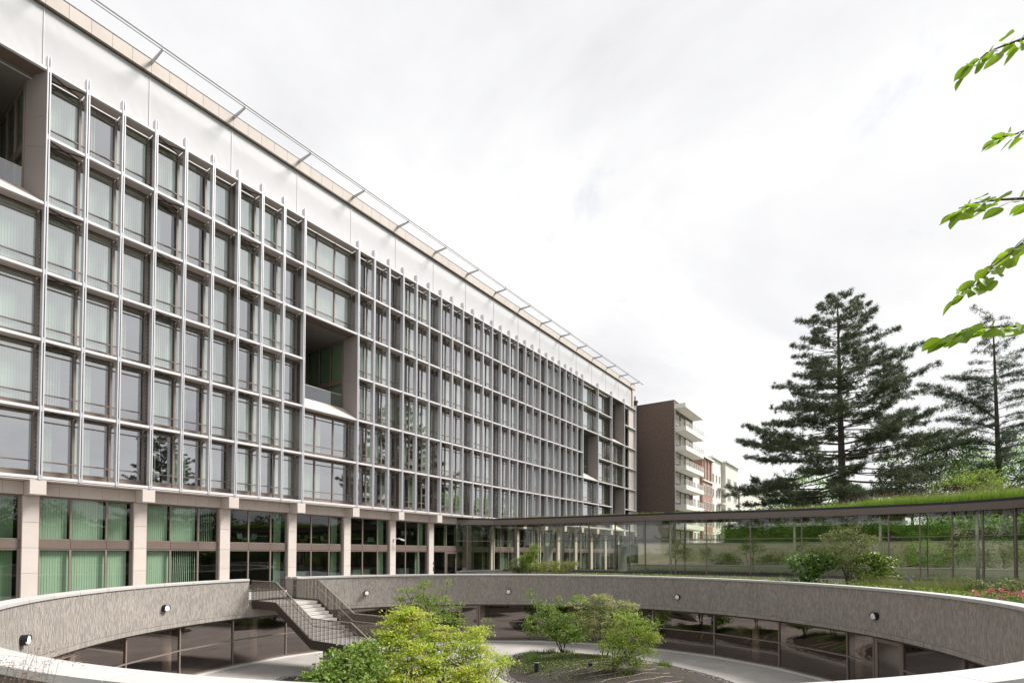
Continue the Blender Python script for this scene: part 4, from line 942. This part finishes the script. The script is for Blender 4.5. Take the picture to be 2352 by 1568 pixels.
zb = HB(24.6,12.2); t = thing('spot_light', 'small dark garden spotlight near the lime green tree', 'lamp', (24.6,12.2,zb)); MB().cyl(24.6,12.2,zb,zb+.12,.03,8).build('stem', M_dark, t); MB().obox((24.55,12.15,zb+.1),(24.75,12.3,zb+.24),.16,.16).build('lamp_head', M_dark, t)
# ---- conifers
CR = np.array([math.sin(yaw), -math.cos(yaw), 0.])
def conifer(name, label, base, top, rad, whorls, needle, lm, reach, slope, clump_r, ncl, nn, bend=0., cat='tree', extra=(), start=.30, sub=.34, vert=0):
    t = thing(name, label, cat, base); mb = MB(); b = np.array(base, float); tp = np.array(top, float)
    n = 12; mb.tube([Vector(b+(tp-b)*i/n) for i in range(n+1)], [rad*(1-i/n)**.85+.02 for i in range(n+1)], 9); mb.build('trunk', M_bark, t)
    lb = MB(); CP = []; CD = []
    def branch(p0, d, ln, sl, r):
        """curved limb; sl = rise per metre at the root, bending by bend per metre"""
        pts = []; k = max(4, int(ln/.7)); p = np.array(p0, float); dd = np.array(d, float); s_ = sl; st_ = ln/k
        for i in range(k+1):
            pts.append(p.copy()); v_ = dd+np.array([0,0,s_]); v_ /= np.linalg.norm(v_); p = p+v_*st_; s_ += bend*st_; dd = dd+rng.normal(size=3)*[.05,.05,.0]; dd /= np.linalg.norm(dd)
        lb.tube([Vector(q) for q in pts], [max(.012, r*(1-i/k)) for i in range(k+1)], 5); return np.array(pts)
    for (zf, az, ln, sl) in [w for w in whorls]+list(extra):
        p0 = b+(tp-b)*zf; d = np.array([math.cos(az), math.sin(az), 0.]); pts = branch(p0, d, ln, sl, .015+ln*.008)
        m_ = len(pts); side = np.array([-d[1], d[0], 0.])
        for q in range(max(4, int(ln*ncl))):
            u = start+(1-start)*rng.random()**.75; f_ = u*(m_-1); i = min(m_-2, int(f_)); c = pts[i]+(pts[i+1]-pts[i])*(f_-i)
            L_ = sub*ln*(1.08-u)*rng.uniform(.2, 1.0)+.12; sg = rng.choice((-1, 1)); out_ = side*sg*rng.uniform(.55,1)+d*rng.uniform(.3,.9)
            out_ /= np.linalg.norm(out_); e = c+out_*L_+np.array([0,0,(rng.uniform(-.25,.65) if vert else rng.uniform(-.05,.22))*L_+ (bend*1.2*L_ if bend < -.05 else 0)])
            if L_ > .5: lb.tube([Vector(c), Vector((c+e)/2+np.array([0,0,.04])), Vector(e)], [.014,.011,.006], 4)
            for w in range(1+int(L_/.46)):
                g = e-(e-c)*(w*.46/max(L_,.46))*.8; CP.append(g+rng.normal(size=3)*.07); CD.append(out_)
        CP.append(pts[-1]); CD.append(d)
    lb.build('branches', M_bark, t)
    CP = np.array(CP); CD = np.array(CD); N_ = len(CP)*nn; ci = np.repeat(np.arange(len(CP)), nn)
    dirs = unit(CD[ci]*.45+rng.normal(size=(N_,3))*.9+np.array([0,0,.35])); ln = needle*rng.uniform(.6,1.2,N_)[:,None]
    org = CP[ci]+rng.normal(size=(N_,3))*clump_r; sdv = unit(np.cross(dirs, rng.normal(size=(N_,3))))*needle*.085
    V = np.stack([org-sdv, org+sdv, org+dirs*ln],1).reshape(-1,3); F = np.arange(N_*3).reshape(-1,3)
    obj('crown', fast_mesh('crown', V, F), lm, t); return t
PZ = np.array([0,.06,.14,.25,.33,.42,.52,.60,.69,.78,.87,.95,1.0]); PL = np.array([11.5,12.2,12.6,11.4,10.2,8.4,7.6,5.8,4.9,4.3,3.9,1.9,.3]); PR = np.array([9.5,9.8,10.2,10.6,10.0,9.6,7.8,7.2,7.0,4.9,3.6,2.4,.3])
pb, ptop = np.array([65.6,3.4,.2]), np.array([64.8,3.75,29.3])
# limbs start above the roof line of the gallery seen in front
wh = []
nw = 36
for i in range(nw):
    zf = min(.985, .265+.73*(i/(nw-1))+rng.uniform(-.012,.012)); q = (zf-.24)/.76
    for j in range(5):
        az = j*2*PI/5+i*1.07+rng.uniform(-.3,.3); c = float(np.dot([math.cos(az), math.sin(az), 0], CR)); rl = np.interp(q, PZ, PL); rr_ = np.interp(q, PZ, PR)
        ln = (rr_*(c+1)/2+rl*(1-c)/2)*rng.uniform(.62,1.05); wh.append((zf, az, max(.35, ln), -.06+.42*q**1.3-(.16 if q < .2 else 0)+rng.uniform(-.17,.15)))
pine = conifer('pine_tree', 'tall dark pine with layered horizontal limbs behind the gallery', pb, ptop, .48, wh, .29, L_pin, None, None, .085, 5.6, 23, bend=.03, start=.40, sub=.32, vert=1)
cb, ctop = np.array([80.3,-10.8,.2]), np.array([79.2,-10.2,29.0])
wh = []
for i in range(24):
    zf = .26+.72*i/23; q = (zf-.26)/.74
    for j in range(3):
        az = i*2.3+j*2.1+rng.uniform(-.4,.4); ln = (1-q)**.8*5.8*rng.uniform(.45,1.05)+.9; wh.append((zf, az, ln, .42-.3*q+rng.uniform(-.1,.1)))
AZL = math.atan2(.823, -.568)                       # towards picture left
ex = [(.60, AZL, 10.8, .72), (.60, AZL+.12, 9.5, .62), (.555, AZL+.15, 8.0, .38), (.73, AZL, 5.8, .34), (.73, AZL+.2, 5.0, .3), (.50, AZL-.1, 9.5, .14), (.50, AZL+.2, 8.5, .2), (.985, AZL, 2.6, .75), (.66, AZL+.4, 6.2, .42), (.66, AZL+PI, 7, .4), (.56, AZL+PI, 8, .3), (.76, AZL+PI, 5, .35)]
conifer('cedar_tree', 'sparse cedar with drooping boughs at the right edge', cb, ctop, .38, wh, .27, L_ced, None, None, .10, 12, 11, bend=-.075, extra=ex, start=.10, sub=.24)
p2_ = copy_thing(pine, (42, -29, 0), 1.3, 'dark pine on the lawn beyond the right edge of the view')
p2_.scale = (.8, .8, .8)
# ---- deciduous trees further back
broadleaf('garden_tree', 'bright green tree behind the lower limbs of the pine', 'tree', (86,8.5,.5), [(84,10,11,5,2.8),(86.9,5.9,10.5,3.9,2.5),(88.8,3.2,9.7,3.3,2),(82.2,12.8,8.8,3.3,1.4),(85,8,8,5,2)], 7000, .30, L_far, M_bark, .22, 2, .5, .45, .5, .6)
broadleaf('garden_tree', 'dark green dense tree between the pine and the cedar', 'tree', (76,-3,.5), [(75.8,-4.5,11.2,3.1,2),(76.2,-1.6,10.3,2.6,1.9),(77,-3,13.5,3.2,2.4),(78,-6,14.5,3,2.2)], 7000, .26, L_dkg, M_bark, .2, 2, .5, .4, .5, .6)
broadleaf('garden_tree', 'low yellow green tree in front of the cedar trunk', 'tree', (72,-7.8,.5), [(71.1,-6.4,9.2,3.3,1.3),(73,-9.1,8.8,2.9,1.1),(72,-8,10.2,2.2,1)], 6000, .18, L_lim, M_bark, .16, 3, .5, .3, .6, .5)
broadleaf('garden_tree', 'mid green tree far behind the cedar', 'tree', (100,-13,.5), [(98,-12,15,5,3),(103,-16,13,5,3),(96,-9,13.5,4,2.6),(101,-18,17,4,3)], 6000, .34, L_far, M_bark, .25, 2, .5, .5, .5, .6)
tr0 = broadleaf('park_tree', 'broad green park tree, first of the row beyond the garden', 'tree', (20,-38,.3), [(20,-38,8,4.5,3),(17,-39,6.5,3.5,2.2),(23,-37,7,3.6,2.4),(20,-36,5.2,4,1.8),(19,-40,10,3,2)], 2600, .5, L_dkg, M_bark, .25, 2, .4, .6, .5, .6, group='park trees beyond the garden')
for i, (x, y) in enumerate([(-22,-34),(-12,-36),(-3,-38),(9,-37),(30,-40),(-32,-32),(58,-42),(68,-40),(47,-43)]):
    copy_thing(tr0, (x, y, .3), i*1.3, 'broad green park tree in the row beyond the garden')
tr0['label'] = 'broad green park tree in the row beyond the garden'
# ---- twigs of a near tree reaching in at the right edge
t = thing('beech_tree', 'tree just outside the right edge whose leafy twigs hang into the view', 'tree', (5.9,-3.2,.6))
mb = MB(); mb.tube([(5.9,-3.2,.5),(5.8,-3.1,2.5),(5.75,-2.9,5),(5.7,-2.8,7.2)], [.13,.11,.09,.05], 10); mb.build('trunk', M_bark, t)
lv = []
def leafmesh(w, cup):
    b = MB(); prof = [(0,.0),(.12,.30),(.3,.48),(.5,.5),(.7,.40),(.86,.2),(1,0)]; vs = []
    for u, h in prof: vs += [(u-.0, h*w, cup*h*.35-.06*u*u), (u, 0, -.06*u*u), (u, -h*w, cup*h*.35-.06*u*u)]
    fs = []
    for i in range(len(prof)-1):
        p = 3*i; fs += [(p,p+1,p+4,p+3),(p+1,p+2,p+5,p+4)]
    return b.add(vs, fs).mesh('leaf')
LM = [leafmesh(.72,.5), leafmesh(.6,1.0), leafmesh(.8,.2)]
L_bee = leafmat('beech_leaves', [(.16,.30,.015),(.24,.40,.02),(.33,.48,.03)], .62, .45, .3)
TW = [[(4.11,-.43,5.37),(4.18,-.54,5.48),(4.31,-.65,5.57),(4.46,-.78,5.67)], [(4.34,-.58,5.04),(4.4,-.67,5.06),(4.55,-.8,5.15)],
      [(3.72,-.35,4.36),(3.83,-.43,4.42),(3.97,-.55,4.47),(4.24,-.76,4.55)], [(3.99,-.37,4.0),(4.05,-.47,4.06),(4.15,-.54,4.18),(4.28,-.64,4.29),(4.44,-.79,4.46)],
      [(3.44,-.27,3.59),(3.56,-.36,3.65),(3.72,-.51,3.68),(3.98,-.7,3.73)]]
LR = random.Random(21)
for ti, tw in enumerate(TW):
    root = Vector((5.75,-2.9, tw[-1][2]+.1)); pts = [Vector(p) for p in tw]+[Vector(tw[-1]).lerp(root,.5)+Vector((0,0,.06)), root]
    n = len(pts); MB().tube(pts, [0.0028+.018*(i/(n-1))**2 for i in range(n)], 6).build('branch', M_bark, t)
    seg = [Vector(p) for p in tw]; tot = sum((b-a).length for a, b in zip(seg, seg[1:])); nl = int(tot/.030)+5
    for q in range(nl):
        u = q/nl*(len(seg)-1.001); i = int(u); p = seg[i].lerp(seg[i+1], u-i); d = (seg[i]-seg[i+1]).normalized()
        sidev = d.cross(Vector((0,0,1))).normalized()*(1 if q % 2 else -1)
        dirv = (d*LR.uniform(.3,1.1)+sidev*LR.uniform(.25,.9)+Vector((0,0,LR.uniform(-.55,.05)))).normalized()
        nrm = (Vector((0,0,1))+Vector((LR.uniform(-1.1,1.1),LR.uniform(-1.1,1.1),0))+Vector((-.7,.1,0))).normalized(); yv = nrm.cross(dirv).normalized(); nrm = dirv.cross(yv)
        s = LR.uniform(.07,.112)*(.8 if ti == 1 else 1)
        M4 = Matrix((dirv*s, yv*s, nrm*s)).transposed().to_4x4()
        o = bpy.data.objects.new('leaf', LM[q % 3]); C.objects.link(o); o.parent = t; o.matrix_parent_inverse = Matrix.Translation(-WL[t.name])
        if not LM[q % 3].materials: LM[q % 3].materials.append(L_bee)
        M4.translation = p+dirv*.012+sidev*LR.uniform(0,.035)+Vector((0,0,LR.uniform(-.03,.012))); o.matrix_basis = M4
# dry grass in front of the near coping, bottom left
t = thing('dry_grass', 'dry feathery grass seed heads in front of the near coping, bottom left corner', 'grass', (.85,4.0,.7))
GRS = random.Random(5); mb = MB(); sp = []
for i in range(34):
    x0, y0 = .80+GRS.uniform(-.2,.15), 4.0+GRS.uniform(-.25,.3); x1, y1 = x0+GRS.uniform(-.05,.28), y0+GRS.uniform(-.25,.12); z1 = GRS.uniform(1.70,1.96)
    pts = [Vector((x0,y0,.7)), Vector((x0*.6+x1*.4,y0*.6+y1*.4,1.35)), Vector((x1,y1,z1)), Vector((x1+GRS.uniform(.05,.16),y1-GRS.uniform(.02,.12),z1-GRS.uniform(-.02,.06)))]
    mb.tube(pts, [.002,.0016,.001,.0006], 4)
    for q in range(26):
        u = GRS.uniform(.35,1); a = pts[1].lerp(pts[2], min(1,u*1.3)) if u < .75 else pts[2].lerp(pts[3], (u-.75)*4); sp.append(a+Vector((GRS.gauss(0,.018),GRS.gauss(0,.018),GRS.gauss(0,.016))))
mb.build('stems', L_see, t); V, F = leaf_arrays(np.array([tuple(p) for p in sp]), .014, .0, width=.28); obj('seed_heads', fast_mesh('seed_heads', V, F), L_see, t)

# ================================================================== BEYOND THE GALLERY
mb = MB(); mb.box(53.5,-40,-.3,61,26,.55); struct(mb, 'rear_garden', M_gravel)
mb = MB(); mb.box(61.6,-60,-.3,140,27,3.55); struct(mb, 'raised_lawn', M_lawn)
t = thing('retaining_wall', 'long tan retaining wall seen through the gallery glass', 'wall', (61.3,0,-.3))
for i in range(11): MB().cbox(61,-19.99+4*i,-.3,61.6,-16.01+4*i,3.55,.01).build('wall_panel', M_tan, t)
for i in range(11): MB().box(60.95,-19.995+4*i,3.552,61.7,-16.005+4*i,3.66).build('coping_stone', M_cap, t)
for x, lb in ((55.5,'nearer low white wall in the garden behind the gallery'),(58.2,'farther low white wall in the garden behind the gallery')):
    t = thing('low_wall', lb, 'wall', (x,5,.55)); MB().box(x,-14,.5,x+.4,24,1.25).build('wall_body', M_pale, t); MB().box(x-.03,-14.02,1.25,x+.43,24.02,1.34).build('coping', M_cap, t)
hb = [(64.0+random.uniform(-.4,.4), y, 4.8+random.uniform(-.3,.5), 1.2, 1.2) for y in np.arange(-22, 15, 1.1)]
broadleaf('hedge', 'green hedge above the tan retaining wall', 'hedge', (64,-2,2.4), hb, 16000, .18, L_far, M_barkg, .04, 6, .5, .25, .4, .7, core=[(64.4,-22.5,3.5,65.2,15,5.3)])
for i, (x, y, s, lm, lb) in enumerate([(59.8,14.0,.9,L_olv,'small olive shrub at the left of the tan wall'),(59.9,9.0,1.0,L_olv,'small loose shrub in the middle of the tan wall'),(59.7,3.5,1.2,L_lim,'wide yellow green shrub before the tan wall'),(59.6,-3,1.3,L_far,'dense green shrub at the right of the tan wall'),(59.6,-8,1.4,L_dkg,'dark shrub at the far right of the tan wall')]):
    broadleaf('wall_shrub', lb, 'shrub', (x,y,.5), [(x,y,2.0*s,1.3*s,.9*s),(x-.2,y+1.0*s,1.5*s,1.1*s,.7*s),(x,y-1.0*s,1.6*s,1.1*s,.7*s)], 2600, .12, lm, M_barkg, .03, 3, .5, .2, .4, .6)
bx = np.array([[random.uniform(54,60.5), random.uniform(-14,23), .55] for _ in range(5000)]); V, F = leaf_arrays(bx+rng.uniform(0,.3,(len(bx),1))*[0,0,1], .16, .5); stuff('rear_ground_cover', V, F, L_far, 'green planting in the garden behind the gallery')
# ---- brown brick apartment block
AB = thing('apartment_block', 'dark brown brick apartment block with white balconies right of the office', 'building', (100,36,-.3))
MB().box(95.0,30.6,-.4,106.4,46,29.75).build('wall', M_brownbrick, AB)
MB().box(94.96,30.55,29.75,106.45,46,29.86).build('parapet_cap', M_bronze, AB)
ch = MB().box(94.6,37.4,-.4,95.0,38.6,30.4).box(94.5,37.3,30.4,95.1,38.7,30.7).box(94.7,37.7,30.7,94.9,37.9,31.6).build('chimney', M_brownbrick, AB)
for li in range(8):
    zt_ = 25.04-3.48*li
    if zt_ < 1: break
    s = MB().cbox(95.2,28.52,zt_-.85,106.4,30.6,zt_,.02).build('balcony', M_palew, AB)
    r = MB()
    for q in range(5): r.box(95.22,28.54,zt_+.15+.19*q,106.38,28.58,zt_+.19+.19*q); r.box(95.22,28.58,zt_+.15+.19*q,95.26,30.6,zt_+.19+.19*q); r.box(106.34,28.58,zt_+.15+.19*q,106.38,30.6,zt_+.19+.19*q)
    for q in range(9): r.box(95.21+1.39*q,28.53,zt_,95.27+1.39*q,28.59,zt_+.96)
    r.build('railing', M_palew, s)
    for (xa, xb, zz) in ((96.0,97.5,.6),(98.9,100.3,.05),(102.0,103.3,.6)):
        w = MB(); a, b_, c_, d_ = xa, xb, zt_+zz, zt_+2.35
        for q in ((a,c_,a+.14,d_),(b_-.14,c_,b_,d_),((a+b_)/2-.07,c_,(a+b_)/2+.07,d_),(a+.14,c_,b_-.14,c_+.14),(a+.14,d_-.14,b_-.14,d_)): w.box(q[0],30.50,q[1],q[2],30.6,q[3])
        wo = w.build('window', M_palew, AB); MB().quad((a,30.57,c_),(b_,30.57,c_),(b_,30.57,d_),(a,30.57,d_)).build('pane', G_win, wo)
MB().cbox(95.1,28.57,28.3,106.5,31.2,29.06,.02).build('roof_slab', M_palew, AB)
MB().tube([(95.1,30.45,-.3),(95.1,30.45,28.3)], .07, 8).build('downpipe', M_palew, AB)
def house(name, label, x0, x1, y0, y1, z1, mat, nx, nz, zb=1.5, fh=3.3, wmat=None, cornice=True, loc=None):
    h = thing(name, label, 'building', ((x0+x1)/2,(y0+y1)/2,-.3)); MB().box(x0,y0,-.4,x1,y1,z1).build('wall', mat, h)
    if cornice: MB().cbox(x0-.3,y0-.45,z1,x1+.3,y1,z1+.35,.03).build('cornice', M_palew, h)
    for j in range(nz):
        for i in range(nx):
            w = (x1-x0)/nx; a = x0+w*(i+.28); b_ = x0+w*(i+.72); c_ = zb+fh*j; d_ = c_+1.9
            if d_ > z1-.4: continue
            f = MB()
            for q in ((a,c_,a+.12,d_),(b_-.12,c_,b_,d_),(a+.12,c_,b_-.12,c_+.12),(a+.12,d_-.12,b_-.12,d_),((a+b_)/2-.05,c_+.12,(a+b_)/2+.05,d_-.12)): f.box(q[0],y0-.08,q[1],q[2],y0+.0,q[3])
            wo = f.build('window', wmat or M_palew, h); MB().quad((a,y0-.03,c_),(b_,y0-.03,c_),(b_,y0-.03,d_),(a,y0-.03,d_)).build('pane', G_win, wo)
    return h
house('row_house', 'narrow white rendered house beside the brown block', 106.45,111.6,30.7,42,18.2,M_palew,2,5)
rh = house('row_house', 'red brick house with tall windows between white houses', 111.65,119.4,30.2,42,22.0,M_red,3,6)
for i in range(3): MB().box(112.6+2.4*i,30.0,17.6,113.0+2.4*i,30.2,22.0).build('pilaster', M_red, rh)
MB().box(111.7,29.95,17.3,119.4,30.2,17.6).build('band_course', M_palew, rh)
wh_ = house('row_house', 'white house with a flat cornice and small balconies right of the red one', 119.5,127.4,30.4,42,23.1,M_palew,3,6)
for j in range(5): MB().cbox(124.2,29.2,3.2+3.4*j,127.3,30.4,3.5+3.4*j,.02).build('balcony', M_pale, wh_)
house('row_house', 'tall beige house with a bare side wall behind the white one', 128.5,141,29.6,44,23.2,M_pale,2,6)
house('row_house', 'long low cream house half hidden by the pine', 141.2,176,29.2,44,18.5,M_pale,8,4)
house('row_house', 'pale grey house far behind the bright tree', 150,175,0,20,12.5,M_palew,8,3)

gh = house('garden_house', 'low brown brick house with a white band seen through the gallery glass', 76, 88, -2, 16, 7.6, M_brownbrick, 4, 1, 4.2, 3, None, False)
MB().box(75.6,-2.2,5.9,76,16.2,6.3).build('band_course', M_palew, gh)
for i in range(4): MB().box(75.9,.2+4*i,3.4,76.02,2.2+4*i,5.4).build('window', M_palew, gh)
hb = [(70+random.uniform(-2,2), y, 5.4+random.uniform(-.6,1.0), 2.0, 2.6) for y in np.arange(-34, -4, 1.9)]
broadleaf('hedge', 'tall dark green hedge behind the right end of the gallery', 'hedge', (70,-19,2.4), hb, 14000, .30, L_dkg, M_barkg, .06, 6, .5, .35, .4, .7, core=[(70.2,-35,3.5,71.5,-4.5,7.2)])

hb = [(x, -33+random.uniform(-1,1), 3.0+random.uniform(-.8,1.6), 2.6, 3.4) for x in np.arange(-34, 78, 2.6)]+[(-29+random.uniform(-1,1), y, 6+random.uniform(-.8,1.8), 2.6, 4.6) for y in np.arange(-30, 30, 2.6)]  # hedge out of view, added so the panes reflect dark instead of sky
broadleaf('hedge', 'tall unseen hedge added to darken the glass reflections, opposite the office', 'hedge', (10,-33,.2), hb, 15000, .7, L_dkg, M_barkg, .06, 4, .5, .5, .4, .5, core=[(-31,-34,-.3,78,-32,6.5),(-30.5,-32,-.3,-28.5,31,8.5)])

for x, w, lb in ((25.0,1.5,'pale counter behind the lower window of the third dark bay'),(31.2,1.9,'pale counter behind the lower window of the fourth dark bay'),(36.8,1.2,'pale counter low behind the window left of the camera column')):
    t = thing('counter', lb, 'counter', (x,39.2,-.28)); MB().cbox(x,38.6,-.28,x+w,39.3,.92,.01).build('counter_body', M_shell, t); MB().box(x-.04,38.55,.92,x+w+.04,39.35,.97).build('counter_top', M_shell, t)

for i, (x, y, h) in enumerate([(57,18,3.2),(57.4,11,3.6),(56.8,6,3.0),(57.2,-5,3.8),(56.9,-10,3.4)]):
    broadleaf('young_tree', ['first','second','third','fourth','fifth'][i]+' thin young tree from the left in the garden behind the gallery', 'tree', (x,y,.5), [(x,y,h,.9,.7),(x+.2,y+.6,h-.8,.7,.6),(x,y-.6,h-.6,.7,.6)], 1300, .13, (L_olv,L_mid,L_lim)[i%3], M_barkg, .035, 2, .5, .2, .4, .5)

cb_ = [(60.85, y, random.uniform(1.2,3.0), .35, random.uniform(.5,1.0)) for y in np.arange(-19, 21, 1.7) if random.random() < .7]
for q in range(len(cb_)): cb_[q] = (cb_[q][0], cb_[q][1]+random.uniform(-.7,.7), cb_[q][2], random.uniform(.25,.8), cb_[q][4])
broadleaf('climbing_plant', 'loose green climber spreading over the tan retaining wall', 'plant', (60.8,0,.5), cb_, 5200, .15, L_mid, M_barkg, .02, 6, .4, .3, .2, .9)
